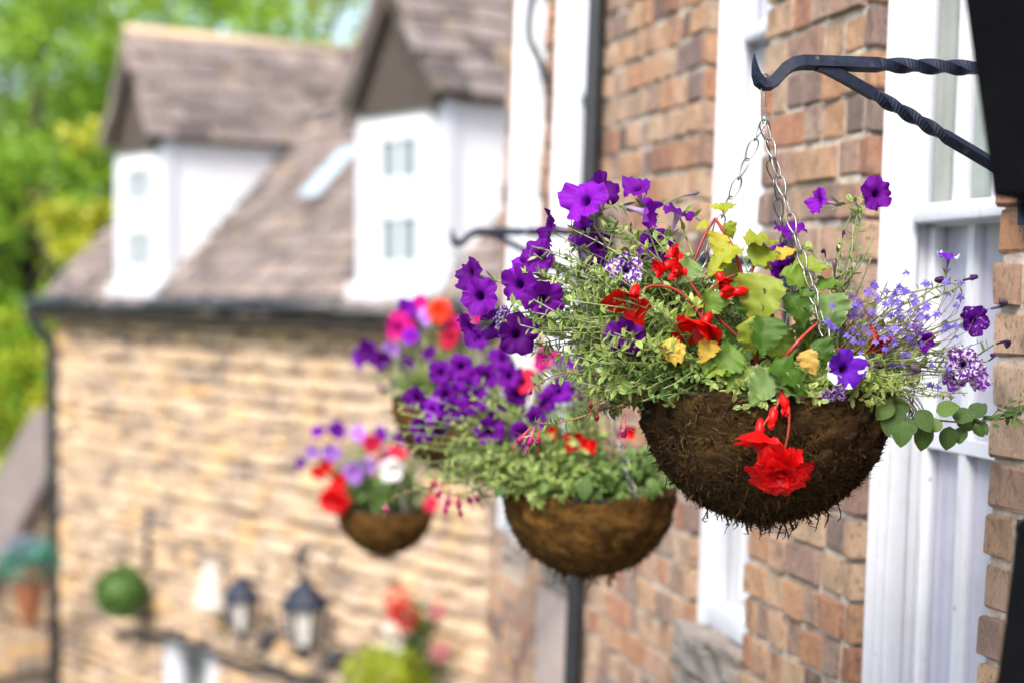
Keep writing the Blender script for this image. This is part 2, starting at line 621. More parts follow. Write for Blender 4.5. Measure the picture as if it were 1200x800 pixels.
def build_ground():
    xs = [-500, -250, -120, -60] + [-40 + 4 * i for i in range(21)] + [60, 120, 250, 500]
    ys = [-60, -30, -10] + [3 * i for i in range(24)] + [76, 85, 95, 110, 130, 160, 200, 260, 400, 700, 1200]
    vs = [(x, y, ground_z(x, y)) for y in ys for x in xs]
    nx = len(xs)
    fs = [(j * nx + i, j * nx + i + 1, (j + 1) * nx + i + 1, (j + 1) * nx + i) for j in range(len(ys) - 1) for i in range(nx - 1)]
    b = MB()
    b.add(vs, fs)
    obj('ground', b.mesh('ground', M['grass']), kind='structure')
    # road and pavement follow the terrace, then the stone house
    line = [W0 - DW * 6, W0 + DW * 3.7, Vector((H0.x, H0.y, 0)) - DH * 2.4 + NH * .1, Vector((H0.x, H0.y, 0)) + DH * 14]

    def strip(name, n0, n1, lift, mt):
        b = MB()
        pts = []
        nrm = [NW, (NW + NH).normalized(), (NW + NH).normalized(), NH]
        for i in range(3):
            for k in range(8):
                t = k / 8
                pts.append((line[i].lerp(line[i + 1], t), nrm[i].lerp(nrm[i + 1], t)))
        pts.append((line[3], nrm[3]))
        vs, fs = [], []
        for q, nn in pts:
            for off, dz in ((n0, lift), (n1, lift), (n1, -.25), (n0, -.25)):
                w = q + nn * off
                vs.append((w.x, w.y, ground_z(w.x, w.y) + dz))
        for i in range(len(pts) - 1):
            for a in range(4):
                c = (a + 1) % 4
                fs.append((i * 4 + a, i * 4 + c, i * 4 + 4 + c, i * 4 + 4 + a))
        b.add(vs, fs)
        obj(name, b.mesh(name, mt, False), kind='structure')
    strip('pavement', .02, 1.1, .14, M['paving'])
    strip('road', 1.12, 6.0, .03, M['asphalt'])


build_ground()


# ------------------------------------------------------------------ pieces: bricks, stones, slates
def piece_mesh(name, sx, sy, sz, bev, jit, mt, seed):
    """one bevelled, slightly uneven block centred on the origin"""
    bm = bmesh.new()
    bmesh.ops.create_cube(bm, size=1.0)
    for v in bm.verts:
        v.co = Vector((v.co.x * sx, v.co.y * sy, v.co.z * sz))
    bmesh.ops.bevel(bm, geom=bm.edges[:], offset=bev, segments=1, affect='EDGES', profile=.6)
    q = random.Random(seed)
    for v in bm.verts:
        v.co += Vector((q.uniform(-jit, jit), q.uniform(-jit, jit), q.uniform(-jit, jit)))
    me = bpy.data.meshes.new(name)
    bm.to_mesh(me)
    bm.free()
    me.materials.append(mt)
    return me


def rough_block(name, sx, sy, sz, amp, mt, seed):
    bm = bmesh.new()
    bmesh.ops.create_cube(bm, size=1.0)
    bmesh.ops.subdivide_edges(bm, edges=bm.edges[:], cuts=7, use_grid_fill=True)
    for v in bm.verts:
        c = Vector((v.co.x * sx, v.co.y * sy, v.co.z * sz))
        k = Vector((c.x * 22 + seed, c.y * 22, c.z * 22))
        v.co = c + noise.noise_vector(k) * amp + noise.noise_vector(k * 2.7) * amp * .5
    me = bpy.data.meshes.new(name)
    bm.to_mesh(me)
    bm.free()
    me.materials.append(mt)
    return me


def mesh_arrays(me):
    v = np.zeros(len(me.vertices) * 3)
    me.vertices.foreach_get('co', v)
    return v.reshape(-1, 3), [tuple(p.vertices) for p in me.polygons]


def place_pieces(kind_name, stuff_name, pieces, variants, parent, root_matrix, mt, n_max=300, hide=None):
    """pieces: (variant index, Matrix in root space). The n_max that show largest become objects, the rest one stuff mesh"""
    ranked = []
    for i, (vi, mx) in enumerate(pieces):
        w = root_matrix @ mx
        c = w.translation
        score = 0
        if c.y > .5:
            px, py, dep = proj(c)
            if -15 < px < 1215 and -15 < py < 815 and not (hide and hide(px, py)):
                score = 1 / dep
        ranked.append((score, i))
    ranked.sort(reverse=True)
    chosen = set(i for s, i in ranked[:n_max] if s > 0)
    arr = [mesh_arrays(me) for me in variants]
    VV, FF, off = [], [], 0
    for i, (vi, mx) in enumerate(pieces):
        if i in chosen:
            o = bpy.data.objects.new(kind_name, variants[vi])
            o.parent = parent
            o.matrix_local = mx
            COL.objects.link(o)
        else:
            a, f = arr[vi]
            m = np.array(mx)
            VV.append(a @ m[:3, :3].T + m[:3, 3])
            FF.extend([tuple(k + off for k in q) for q in f])
            off += len(a)
    if VV:
        me = bpy.data.meshes.new(stuff_name)
        me.from_pydata(np.concatenate(VV).tolist(), [], FF)
        me.materials.append(mt)
        obj(stuff_name, me, parent, kind='stuff')


def hidden_by_baskets(px, py):
    return (((px - 897) / 150) ** 2 + ((py - 470) / 135) ** 2 < 1 and py > 360) or (((px - 687) / 100) ** 2 + ((py - 590) / 80) ** 2 < 1) or \
        (540 < px < 1040 and 330 < py < 450) or px > 1200


# ------------------------------------------------------------------ brick terrace
TER = thing('brick_terrace', 'weathered tan and red brick house with white sash windows along the right', 'building', W0)
TILT = 2.1
TER_ROT = Matrix((( DW.x, NW.x, 0), (DW.y, NW.y, 0), (DW.z, NW.z, 1))).to_quaternion() @ Quaternion((1, 0, 0), R(TILT))
TER.rotation_mode = 'QUATERNION'
TER.rotation_quaternion = TER_ROT
TER_M = Matrix.Translation(W0) @ TER_ROT.to_matrix().to_4x4()
TOP, BOT = 2.3, -3.6
T_NEAR, T_FAR = -3.2, 3.62
WIN = [(.1050, .595, -.86, 1.35), (1.135, 1.51, -.82, 1.35), (2.46, 2.89, -.86, 1.35), (3.08, 3.47, -.86, 1.35)]


def build_terrace():
    wall = MB()
    y0, y1 = -.32, -.011
    edges = [T_NEAR + .01]
    for w in WIN:
        edges += [w[0] - .012, w[1] + .012]
    edges.append(T_FAR - .01)
    for i in range(0, len(edges), 2):
        wall.box((edges[i], y0, BOT), (edges[i + 1], y1, TOP))
    for w in WIN:
        wall.box((w[0] - .012, y0, BOT), (w[1] + .012, y1 - .002, w[2] - .10))
        wall.box((w[0] - .012, y0, w[3] + .012), (w[1] + .012, y1 - .002, TOP))
    # the rest of the house behind the front
    wall.box((T_NEAR + .02, -5.0, BOT), (T_FAR - .02, -.9, TOP - .05))
    wall.box((T_NEAR + .02, -.9, BOT), (T_NEAR + .3, -.33, TOP - .05))
    wall.box((T_FAR - .3, -.9, BOT), (T_FAR - .02, -.33, TOP - .05))
    wall.box((T_NEAR + .3, -.9, TOP - .3), (T_FAR - .3, -.33, TOP - .06))
    w = obj('wall', wall.mesh('wall', M['mortar'], False), TER)
    roof = MB()
    roof.add([(T_NEAR - .1, .25, TOP), (T_FAR + .1, .25, TOP), (T_FAR + .1, -2.5, TOP + 2.4), (T_NEAR - .1, -2.5, TOP + 2.4),
              (T_FAR + .1, -5.2, TOP), (T_NEAR - .1, -5.2, TOP)],
             [(0, 1, 2, 3), (3, 2, 4, 5), (0, 3, 5), (1, 4, 2), (0, 5, 4, 1)])
    obj('roof', roof.mesh('roof', M['slate'], False), TER)

    q = random.Random(3)
    HS, SS = .1025, .215
    variants = [piece_mesh('brick', HS, .1025, .0695, .0040, .0026, M['brick'], k) for k in range(4)] + \
               [piece_mesh('brick', SS, .1025, .0695, .0045, .0026, M['brick'], 10 + k) for k in range(4)]
    CH = .0810
    pieces = []
    segs = []     # (t0, t1, zmin, zmax)
    ts = [T_NEAR]
    for wn_ in WIN:
        ts += [wn_[0], wn_[1]]
    ts.append(T_FAR)
    nrow = int((TOP - BOT) / CH)
    for row in range(nrow):
        z = BOT + (row + .5) * CH + .012 * 0
        spans = []
        for i in range(0, len(ts), 2):
            spans.append((ts[i], ts[i + 1]))
        for w_ in WIN:
            if z > w_[3] + .03 or z < w_[2] - .11:
                if not (w_ is WIN[2] and z < w_[2]):
                    spans.append((w_[0] + .004, w_[1] - .004))
        for (a, b_) in spans:
            t = a
            k = row % 2 + (0 if a > 0 else 1)
            first = True
            while t < b_ - .03:
                ln = SS * q.uniform(.7, .95) if q.random() < .10 else HS * q.uniform(.60, .98)
                if first:
                    ln = .026 + .010 * (row % 2)
                if first and row % 2 == 1 and ln == SS:
                    pass
                ln += q.uniform(-.004, .004)
                if not first and t + ln > b_ - .05:
                    ln = b_ - t
                    if ln > .24:
                        ln = HS
                base = ln > .16
                vi = (4 if base else 0) + q.randrange(4)
                sx = ln / (SS if base else HS)
                mx = Matrix.Translation((t + ln / 2, -.0535 + q.uniform(-.007, .004), z + q.uniform(-.0025, .0025))) @ \
                    Matrix.Rotation(q.uniform(-.012, .012), 4, 'Y') @ Matrix.Rotation(q.choice((0, math.pi)), 4, 'Y') @ Matrix.Diagonal((sx, 1, q.uniform(.97, 1.03), 1))
                pieces.append((vi, mx))
                t += ln + .013
                k += 1
                first = False
    place_pieces('brick', 'brickwork', pieces, variants, w, TER_M, M['brick'], 300, hidden_by_baskets)

    for i, (a, b_, z0, z1) in enumerate(WIN):
        y = -.046
        fr = MB()
        fw = .028 if i < 2 else .12
        y = -.046 if i < 2 else -.006
        fr.box((a, y - .10, z0), (a + fw, y, z1))
        fr.box((b_ - fw, y - .10, z0), (b_, y, z1))
        fr.box((a + fw, y - .10, z1 - fw), (b_ - fw, y - .002, z1))
        fr.box((a + fw, y - .10, z0), (b_ - fw, y - .002, z0 + .06))
        # inner bead proud of the sash
        fr.box((b_ - fw - .013, y - .05, z0 + .06), (b_ - fw, y - .012, z1 - fw))
        fr.box((a + fw, y - .05, z0 + .06), (a + fw + .013, y - .012, z1 - fw))
        fr.box((b_ - .012, y - .06, z0), (b_ - .001, y + .014, z1))
        fr.box((a + .001, y - .06, z0), (a + .012, y + .014, z1))
        win = obj('window', fr.mesh('window_frame', M['white']), TER)
        bev = win.modifiers.new('bevel', 'BEVEL')
        bev.width = .004
        bev.segments = 2
        meet = {0: .135, 1: .60, 2: .60, 3: .6}[i]
        ia, ib = a + fw, b_ - fw
        for up in (0, 1):
            sa = MB()
            yy = y - .040 - (0.034 if not up else 0)
            zz0, zz1 = (meet - .015, z1 - fw) if up else (z0 + .06, meet + .015)
            st = .024
            sa.box((ia, yy - .03, zz0), (ia + st, yy, zz1))
            sa.box((ib - st, yy - .03, zz0), (ib, yy, zz1))
            sa.box((ia + st, yy - .03, zz0), (ib - st, yy + (.012 if up else 0), zz0 + .034))
            sa.box((ia + st, yy - .03, zz1 - .034), (ib - st, yy - .001, zz1))
            s = obj('sash', sa.mesh('sash', M['white']), win)
            bv = s.modifiers.new('bevel', 'BEVEL')
            bv.width = .004
            bv.segments = 2
            bars = [ib - st - .135, ib - st - .275] if i == 0 else [(ia + ib) / 2]
            for tb in bars:
                if ia + st < tb - .02:
                    g = MB()
                    g.box((tb - .012, yy - .028, zz0 + .034), (tb + .012, yy - .004, zz1 - .034))
                    obj('glazing_bar', g.mesh('glazing_bar', M['white'], False), win)
            zb = {0: [.62] if up else [-.285], 1: [] if up else [.1, -.36]}.get(i, [.0] if not up else [])
            for z in zb:
                g = MB()
                g.box((ia + st, yy - .026, z - .013), (ib - st, yy - .002, z + .013))
                obj('glazing_bar', g.mesh('glazing_bar', M['white'], False), win)
            g = MB()
            g.box((ia + st - .005, yy - .020, zz0 + .02), (ib - st + .005, yy - .016, zz1 - .02))
            obj('pane', g.mesh('pane', M['glass'], False), win)
            c = MB()
            n = 24
            vs, fs = [], []
            for k in range(n + 1):
                x = ia + (ib - ia) * k / n
                wob = .004 * math.sin(k * 1.9) + .002 * math.sin(k * .8 + 1)
                vs += [(x, yy - .030 + wob, zz0), (x, yy - .030 + wob, zz1)]
            for k in range(n):
                fs.append((2 * k, 2 * k + 1, 2 * k + 3, 2 * k + 2))
            c.add(vs, fs)
            obj('blind', c.mesh('blind', M['curtain_beige'] if (i == 0 and up) else M['curtain']), win)
        rb = MB()
        rb.box((a - .01, -.40, z0 - .05), (b_ + .01, -.325, z1 + .05))
        obj('room_backing', rb.mesh('room_backing', M['room'], False), win)
        sl = MB()
        nseg = 10
        for k in range(3):
            pass
        me = rough_block('sill', b_ - a + .01, .13, .095, .018, M['sill_stone'], 50 + i)
        obj('sill', me, TER, loc=((a + b_) / 2, -.045 if i < 2 else -.075, z0 - .046))
        if i == 2:
            ap = MB()
            ap.box((a + .004, -.2, BOT), (b_ - .004, .004, z0 - .10))
            obj('apron', ap.mesh('apron', M['render'], False), TER, label='grey rendered panel under the window')
    # a flat stone under the sill of the second window
    me = rough_block('ledge_stone', .38, .12, .11, .016, M['sill_stone'], 70)
    obj('ledge_stone', me, TER, loc=(1.32, -.04, -.985))
    # painted jamb strips, cable and pipe live on the front
    pipe = MB()
    pipe.sweep([(2.36, .030, z) for z in (BOT, -2, -1, 0, 1, TOP - .02)], .026, 12)
    for z in (-1.6, -.2, .95):
        pipe.sweep([(2.36, .030, z), (2.36, .030, z + .07)], .033, 12)
    dp = obj('drainpipe', pipe.mesh('drainpipe', M['pipe']), TER)
    cb = MB()
    cb.sweep(smooth_path([(3.04, .02, 2.2), (3.05, .03, 1.1), (3.07, .05, .92), (3.03, .06, .80), (2.99, .03, .72), (2.98, .012, .66)], 5), .012, 8)
    obj('cable', cb.mesh('cable', M['pipe']), TER)


build_terrace()


# ------------------------------------------------------------------ stone house far down the street
HOUSE = thing('stone_house', 'honey coloured stone house with two white dormers and stone slate roof', 'house', H0)
H_ROT = Matrix(((DH.x, NH.x, 0), (DH.y, NH.y, 0), (DH.z, NH.z, 1))).to_quaternion()
HOUSE.rotation_mode = 'QUATERNION'
HOUSE.rotation_quaternion = H_ROT
HOUSE_M = Matrix.Translation(H0) @ H_ROT.to_matrix().to_4x4()
S_NEAR, S_FAR = -2.6, 6.55
EAVE = -.02
PIT = math.tan(R(44.5))
SL, SR = 4.44, -.10


def slates(surface, root_m, parent, n_max, o, u, v, width_at, rows, exp, rng, stuff='slate_courses'):
    """o: eaves corner, u along eaves, v up the slope (unit); width_at(d) -> list of (u0,u1)"""
    variants = [piece_mesh('slate', wd, .34, .06, .010, .010, M['slate'], 200 + k) for k, wd in enumerate((.19, .25, .31, .36))]
    wds = (.19, .25, .31, .36)
    nrm = u.cross(v).normalized()
    pieces = []
    for r in range(rows):
        d = r * exp
        for (a, b) in width_at(d + exp * .5):
            t = a + rng.uniform(-.1, 0)
            while t < b - .04:
                k = rng.randrange(4)
                w = wds[k]
                if t + w > b + .06:
                    w2 = max(b - t, .06)
                else:
                    w2 = w
                if t + w2 > a + .03:
                    c = o + u * (t + w2 / 2) + v * (d + .13 + rng.uniform(-.015, .015)) + nrm * (.030 + rng.uniform(-.006, .008))
                    bm_ = Matrix((u, v, nrm)).transposed().to_4x4()
                    mx = Matrix.Translation(c) @ bm_ @ Matrix.Rotation(R(-9.5) + rng.uniform(-.02, .02), 4, 'X') @ Matrix.Rotation(rng.uniform(-.03, .03), 4, 'Z') @ Matrix.Diagonal((w2 / w * .97, 1, 1, 1))
                    pieces.append((k, mx))
                t += w2 + .008
    place_pieces('slate', stuff, pieces, variants, parent, root_m, M['slate'], n_max)


def build_house():
    rng = random.Random(21)
    zb = -5.6
    core = MB()
    depth = -5.2
    wins = [(3.02, 4.15, -4.7, -3.46)]            # s0, s1, z0, z1
    # front wall core with one window hole
    s0, s1, z0, z1 = wins[0]
    for (a, b, c, d) in ((S_NEAR, s0, zb, EAVE), (s1, S_FAR, zb, EAVE), (s0, s1, zb, z0), (s0, s1, z1, EAVE)):
        core.box((a, -.35, c), (b, -.045, d))
    core.box((S_NEAR + .05, depth, zb), (S_FAR - .05, -.9, EAVE - .02))
    core.box((S_FAR - .34, -.9, zb), (S_FAR - .06, -.36, EAVE - .03))
    core.box((S_NEAR + .06, -.9, zb), (S_NEAR + .3, -.36, EAVE - .03))
    # gable ends
    rz = EAVE + 2.6 * PIT - .12
    for s in (S_NEAR + .04, S_FAR - .34):
        core.add([(s, -.02, EAVE - .05), (s, depth, EAVE - .05), (s, -2.6, rz - .15), (s + .3, -.02, EAVE - .05), (s + .3, depth, EAVE - .05), (s + .3, -2.6, rz - .15)],
                 [(0, 2, 1), (3, 4, 5), (0, 3, 5, 2), (1, 2, 5, 4), (0, 1, 4, 3)])
    wall = obj('wall', core.mesh('wall', M['stone_mortar'], False), HOUSE)
    lens = (.13, .19, .26, .35)
    variants = [piece_mesh('stone', ln, .16, .115, .014, .010, M['stone'], 100 + k) for k, ln in enumerate(lens)]
    pieces = []
    z = EAVE - .06
    while z > zb:
        h = rng.choice((.11, .13, .15, .17))
        z -= h
        zc = z + h / 2
        spans = [(S_NEAR, S_FAR)]
        if z0 - .04 < zc < z1 + .04:
            spans = [(S_NEAR, s0), (s1, S_FAR)]
        for (a, b) in spans:
            t = a
            while t < b - .03:
                k = rng.randrange(4)
                ln = lens[k] * rng.uniform(.85, 1.15)
                if t + ln > b - .08:
                    ln = b - t
                mx = Matrix.Translation((t + ln / 2, -.056 + rng.uniform(-.022, .022), zc + rng.uniform(-.022, .022))) @ Matrix.Diagonal(((ln - .022) / lens[k], 1, (h * rng.uniform(.62, 1.0) - .022) / .115, 1)) @ Matrix.Rotation(rng.uniform(-.05, .05), 4, 'Y')
                pieces.append((k, mx))
                t += ln
    place_pieces('stone', 'stonework', pieces, variants, wall, HOUSE_M, M['stone'], 300,
                 lambda x, y: x > 590 or (((x - 687) / 110) ** 2 + ((y - 590) / 90) ** 2 < 1) or (((x - 449) / 90) ** 2 + ((y - 570) / 80) ** 2 < 1) or (470 < x and 380 < y < 600))
    # quoins at the far corner stand a little proud
    for k in range(12):
        me = variants[2 if k % 2 else 1]
        obj('quoin', me, wall, loc=(S_FAR - .10 - .04 * (k % 2), -.05, EAVE - .25 - k * .30), scale=(1.0, 1.1, 2.1))
    # main roof
    ov = .22
    roof = MB()
    a, b = S_NEAR - .05, S_FAR + .02
    th = .10
    ye, ze = ov, EAVE - ov * PIT - .02
    roof.add([(a, ye, ze), (b, ye, ze), (b, -2.6, rz + .10), (a, -2.6, rz + .10), (a, ye, ze - th), (b, ye, ze - th), (b, -2.6, rz - .02), (a, -2.6, rz - .02),
              (a, depth - ov, ze), (b, depth - ov, ze), (a, depth - ov, ze - th), (b, depth - ov, ze - th)],
             [(0, 1, 2, 3), (4, 7, 6, 5), (0, 4, 5, 1), (1, 5, 6, 2), (0, 3, 7, 4), (3, 2, 9, 8), (7, 10, 11, 6), (8, 9, 11, 10), (2, 6, 11, 9), (3, 8, 10, 7)])
    rf = obj('roof', roof.mesh('roof', M['roof_under'], False), HOUSE)
    u = Vector((1, 0, 0))
    v = Vector((0, -1, PIT)).normalized()
    L = (2.6 + ov) * math.sqrt(1 + PIT * PIT)

    def main_rows(d):
        y = ov - d / math.sqrt(1 + PIT * PIT)
        z = ze + d * PIT / math.sqrt(1 + PIT * PIT)
        cuts = []
        for c in (SL, SR):
            hw = .54
            if z > 1.5:                                   # dormer roof meets the main roof in valleys
                hw = max(0, .58 * (2.46 - z) / .96)
            if y < .05 and hw > .01:
                cuts.append((c - hw, c + hw))
        cuts.sort()
        out, t = [], a
        for (c0, c1) in cuts:
            out.append((t, c0))
            t = c1
        out.append((t, b))
        return out
    uu = -u
    slates(None, HOUSE_M, rf, 190, Vector((b, ye, ze)), uu, v, lambda d: [(b - q1, b - q0) for (q0, q1) in main_rows(d)], int(L / .21), .21, rng)
    rd = MB()
    rd.sweep([(a, -2.6, rz + .12), (b, -2.6, rz + .12)], .11, 8)
    obj('ridge', rd.mesh('ridge', M['slate']), HOUSE)
    # skylight between the dormers, propped on its kerb
    sk = MB()
    bas = Matrix((u, v, u.cross(v) * 1)).transposed()
    nrm = Vector((0, PIT, 1)).normalized()
    mx = Matrix((-u, v, nrm)).transposed().to_4x4()
    o = roof_pt(350, 246, ze + ov * PIT)
    mx = Matrix.Translation(o) @ mx
    sk.box((0, 0, .0), (.06, .80, .13), mx)
    sk.box((.40, 0, .0), (.46, .80, .13), mx)
    sk.box((.06, 0, .0), (.40, .06, .128), mx)
    sk.box((.06, .74, .0), (.40, .80, .128), mx)
    so = obj('skylight', sk.mesh('skylight', M['sill_stone'], False), HOUSE, label='pale skylight on the slate roof')
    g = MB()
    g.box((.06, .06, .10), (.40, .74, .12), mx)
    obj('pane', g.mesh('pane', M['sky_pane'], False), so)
    # dormers
    for c in (SR, SL):
        hw = .55 if c == SR else .47
        zt, zp = (1.5, 2.48) if c == SR else (1.47, 2.44)
        d = MB()
        yb = lambda z: -(z - EAVE) / PIT + .02
        fy = .03
        zl = EAVE - .02
        gb = MB()  # panel coloured dark as the shade in the gable recess
        oct_ = [(c - hw - .02, zt - .13), (c + hw + .02, zt - .13), (c + hw + .02, zt - .02), (c, zp - .08), (c - hw - .02, zt - .02)]
        gb.add([(x, fy + .045, z) for x, z in oct_] + [(x, fy - .01, z) for x, z in oct_], [(0, 1, 2, 3, 4), (9, 8, 7, 6, 5), (0, 5, 6, 1), (1, 6, 7, 2), (2, 7, 8, 3), (3, 8, 9, 4), (4, 9, 5, 0)])
        # body: front, two cheeks, gable
        d.add([(c - hw, fy, zl), (c + hw, fy, zl), (c + hw, fy, zt), (c, fy, zp - .12), (c - hw, fy, zt),
               (c - hw, -.15, zl), (c + hw, -.15, zl), (c + hw, yb(zt) - .25, zt), (c, yb(zp), zp - .12), (c - hw, yb(zt) - .25, zt)],
              [(0, 1, 2, 3, 4), (1, 6, 7, 2), (0, 4, 9, 5), (2, 7, 8, 3), (4, 3, 8, 9), (5, 9, 8, 7, 6), (0, 5, 6, 1)])
        do = obj('dormer', d.mesh('dormer', M['white_cheek'], False), HOUSE)
        obj('gable_shade_panel', gb.mesh('gable_shade_panel', M['roof_under'], False), do)
        # corner boards and lower board
        cbd = MB()
        for sgn in (-1, 1):
            cbd.box((c + sgn * hw - .05, fy - .10, zl - .04), (c + sgn * hw + .05, fy + .03, zt))
        cbd.box((c - hw - .07, fy - .12, zl - .10), (c + hw + .07, fy + .12, zl + .06))
        obj('trim', cbd.mesh('trim', M['white'], False), do)
        for (za, zb_) in ((.80, 1.20), (.14, .58)):
            fm = MB()
            w2 = .29
            for (p0, p1) in (((c - w2, za), (c - w2 + .04, zb_)), ((c + w2 - .04, za), (c + w2, zb_)), ((c - w2 + .05, za), (c + w2 - .05, za + .05)), ((c - w2 + .05, zb_ - .05), (c + w2 - .05, zb_)), ((c - .02, za + .05), (c + .02, zb_ - .05))):
                fm.box((p0[0], fy - .01, p0[1]), (p1[0], fy + .035, p1[1]))
            wo_ = obj('window', fm.mesh('window', M['white'], False), do)
            gm = MB()
            gm.box((c - w2 + .03, fy - .005, za + .03), (c + w2 - .03, fy + .012, zb_ - .03))
            gm_me = gm.mesh('pane', M['dormer_pane'], False)
            obj('pane', gm_me, do)
        # dormer roof slabs
        run = .60 if c == SR else .50
        ze2 = zp - (zp - zt) / hw * run * .985
        for sgn in (-1, 1):
            ux = Vector((0, 1, 0))
            vv = Vector((-sgn * run, 0, zp - ze2)).normalized()
            e0 = Vector((c + sgn * run, 0, ze2))
            sl = MB()
            nr = Vector((sgn * (zp - ze2), 0, run)).normalized()
            y_f = fy + .13
            y_e, y_p = yb(ze2) - .15, yb(zp) - .1
            q = [(c + sgn * run, y_f, ze2), (c, y_f, zp), (c, y_p, zp), (c + sgn * run, y_e, ze2)]
            top = [Vector(k) + nr * .05 for k in q]
            bot = [Vector(k) - nr * .03 for k in q]
            sl.add(top + bot, [(0, 1, 2, 3), (7, 6, 5, 4), (0, 4, 5, 1), (1, 5, 6, 2), (2, 6, 7, 3), (3, 7, 4, 0)])
            obj('roof_slope', sl.mesh('roof_slope', M['roof_under'], False), do)
            Ls = math.hypot(run, zp - ze2)
            oo = Vector((c + sgn * run, y_f, ze2)) + nr * .05

            def rw(dd):
                k = min(1, dd / Ls)
                return [(0, y_f - (y_e + (y_p - y_e) * k))]
            if sgn == -1:
                slates(None, HOUSE_M, do, 60, oo, Vector((0, -1, 0)), vv, rw, int(Ls / .18), .18, rng)
            else:
                # mirrored slope: start at the back
                slates(None, HOUSE_M, do, 0, Vector((c + sgn * run, y_e, ze2)) + nr * .05, Vector((0, 1, 0)), vv,
                       lambda dd: [((y_p - y_e) * min(1, dd / Ls), y_f - y_e)], int(Ls / .18), .18, rng)
        vb = MB()
        for sgn in (-1, 1):
            p0 = Vector((c + sgn * run, fy + .142, ze2))
            p1 = Vector((c, fy + .142, zp))
            vb.add([p0, p1, p1 - Vector((0, 0, .26)), p0 - Vector((0, 0, .16)), p0 - Vector((0, .04, 0)), p1 - Vector((0, .04, 0)), p1 - Vector((0, .04, .26)), p0 - Vector((0, .04, .16))],
                   [(0, 1, 2, 3), (7, 6, 5, 4), (0, 4, 5, 1), (3, 2, 6, 7), (0, 3, 7, 4)])
        obj('bargeboard', vb.mesh('bargeboard', M['roof_under'], False), do)
        rdg = MB()
        rdg.sweep([(c, fy + .15, zp + .06), (c, yb(zp) - .05, zp + .06)], .085, 8)
        obj('ridge_tile', rdg.mesh('ridge_tile', M['ridge_stone']), do)
    # gutter, fascia, downpipe
    gt = MB()
    prev = a
    for (g0, g1) in ((S_NEAR, SR - .60), (SR + .60, SL - .60), (SL + .60, S_FAR + .16)):
        gt.sweep([(g0, .27, EAVE - .16), (g1, .27, EAVE - .16)], .06, 10)
        gt.box((g0, -.02, EAVE - .24), (g1, .20, EAVE - .09))
    gt.sweep([(SR - .61, .27, EAVE - .19), (S_FAR + .16, .27, EAVE - .19)], .045, 10)
    obj('gutter', gt.mesh('gutter', M['pipe']), HOUSE)
    dp = MB()
    sx = S_FAR - .03
    dp.sweep(smooth_path([(S_FAR + .10, .27, EAVE - .18), (S_FAR + .08, .25, EAVE - .34), (sx, .08, EAVE - .62), (sx, .07, EAVE - .8), (sx, .07, -2.5), (sx, .07, zb)], 4), .07, 10)
    obj('downpipe', dp.mesh('downpipe', M['pipe']), HOUSE)
    # lower window with white frame
    fm = MB()
    for (p, q_) in (((s0, z0), (s0 + .26, z1)), ((s1 - .26, z0), (s1, z1)), ((s0 + .26, z0), (s1 - .26, z0 + .08)), ((s0 + .26, z1 - .07), (s1 - .26, z1))):
        fm.box((p[0], -.16, p[1]), (q_[0], -.05, q_[1]))
    wo_ = obj('window', fm.mesh('window', M['white'], False), HOUSE)
    g = MB()
    g.box((s0 + .2, -.14, z0 + .05), (s1 - .2, -.12, z1 - .05))
    obj('pane', g.mesh('pane', M['glass'], False), wo_)
    g = MB()
    g.box((s0, -.30, z0), (s1, -.27, z1))
    obj('blind', g.mesh('blind', M['curtain_beige'], False), wo_)
    # dark iron straps and cable on the front
    cb = MB()
    pts = [wall_pt(138, 738), wall_pt(190, 742), wall_pt(240, 758), wall_pt(290, 776), wall_pt(330, 788), wall_pt(380, 800)]
    Hi = HOUSE_M.inverted()
    cb.sweep(smooth_path([Hi @ (q + NH * .06) for q in pts], 4), .036, 8)
    obj('cable', cb.mesh('cable', M['pipe']), HOUSE)
    vb = MB()
    vb.sweep([Hi @ (wall_pt(178, 592) + NH * .05), Hi @ (wall_pt(179, 668) + NH * .05)], .042, 8)
    obj('vent_pipe', vb.mesh('vent_pipe', M['pipe']), HOUSE)


def roof_pt(px, py, z_at_wall):
    """point on the stone house's front roof slope seen at a pixel, in the house's own axes"""
    Hi = HOUSE_M.inverted()
    o_, p_ = Hi @ cam.location, Hi @ P(px, py, 10)
    d_ = p_ - o_
    nrm = Vector((0, PIT, 1))
    k = (z_at_wall - nrm.dot(o_)) / nrm.dot(d_)
    return o_ + d_ * k


def wall_pt(px, py, out=0.0):
    """point on the stone house's front seen at a pixel"""
    a, b = P(px, py, 1.0) - cam.location, cam.location
    base = Vector((H0.x, H0.y, 0)) + NH * out
    k = (base - b).dot(NH) / a.dot(NH)
    return b + a * k


M['dormer_pane'] = m_plain('dormer_pane', (.20, .24, .26), .3, .12, 6)
M['sky_pane'] = m_plain('skylight_pane', (.34, .46, .58), .12, .08, 4)  # blue in the base colour stands in for reflected sky
M['ridge_stone'] = m_stone('ridge_stone', [(0, (.40, .33, .25)), (1, (.50, .38, .26))], .4)
build_house()


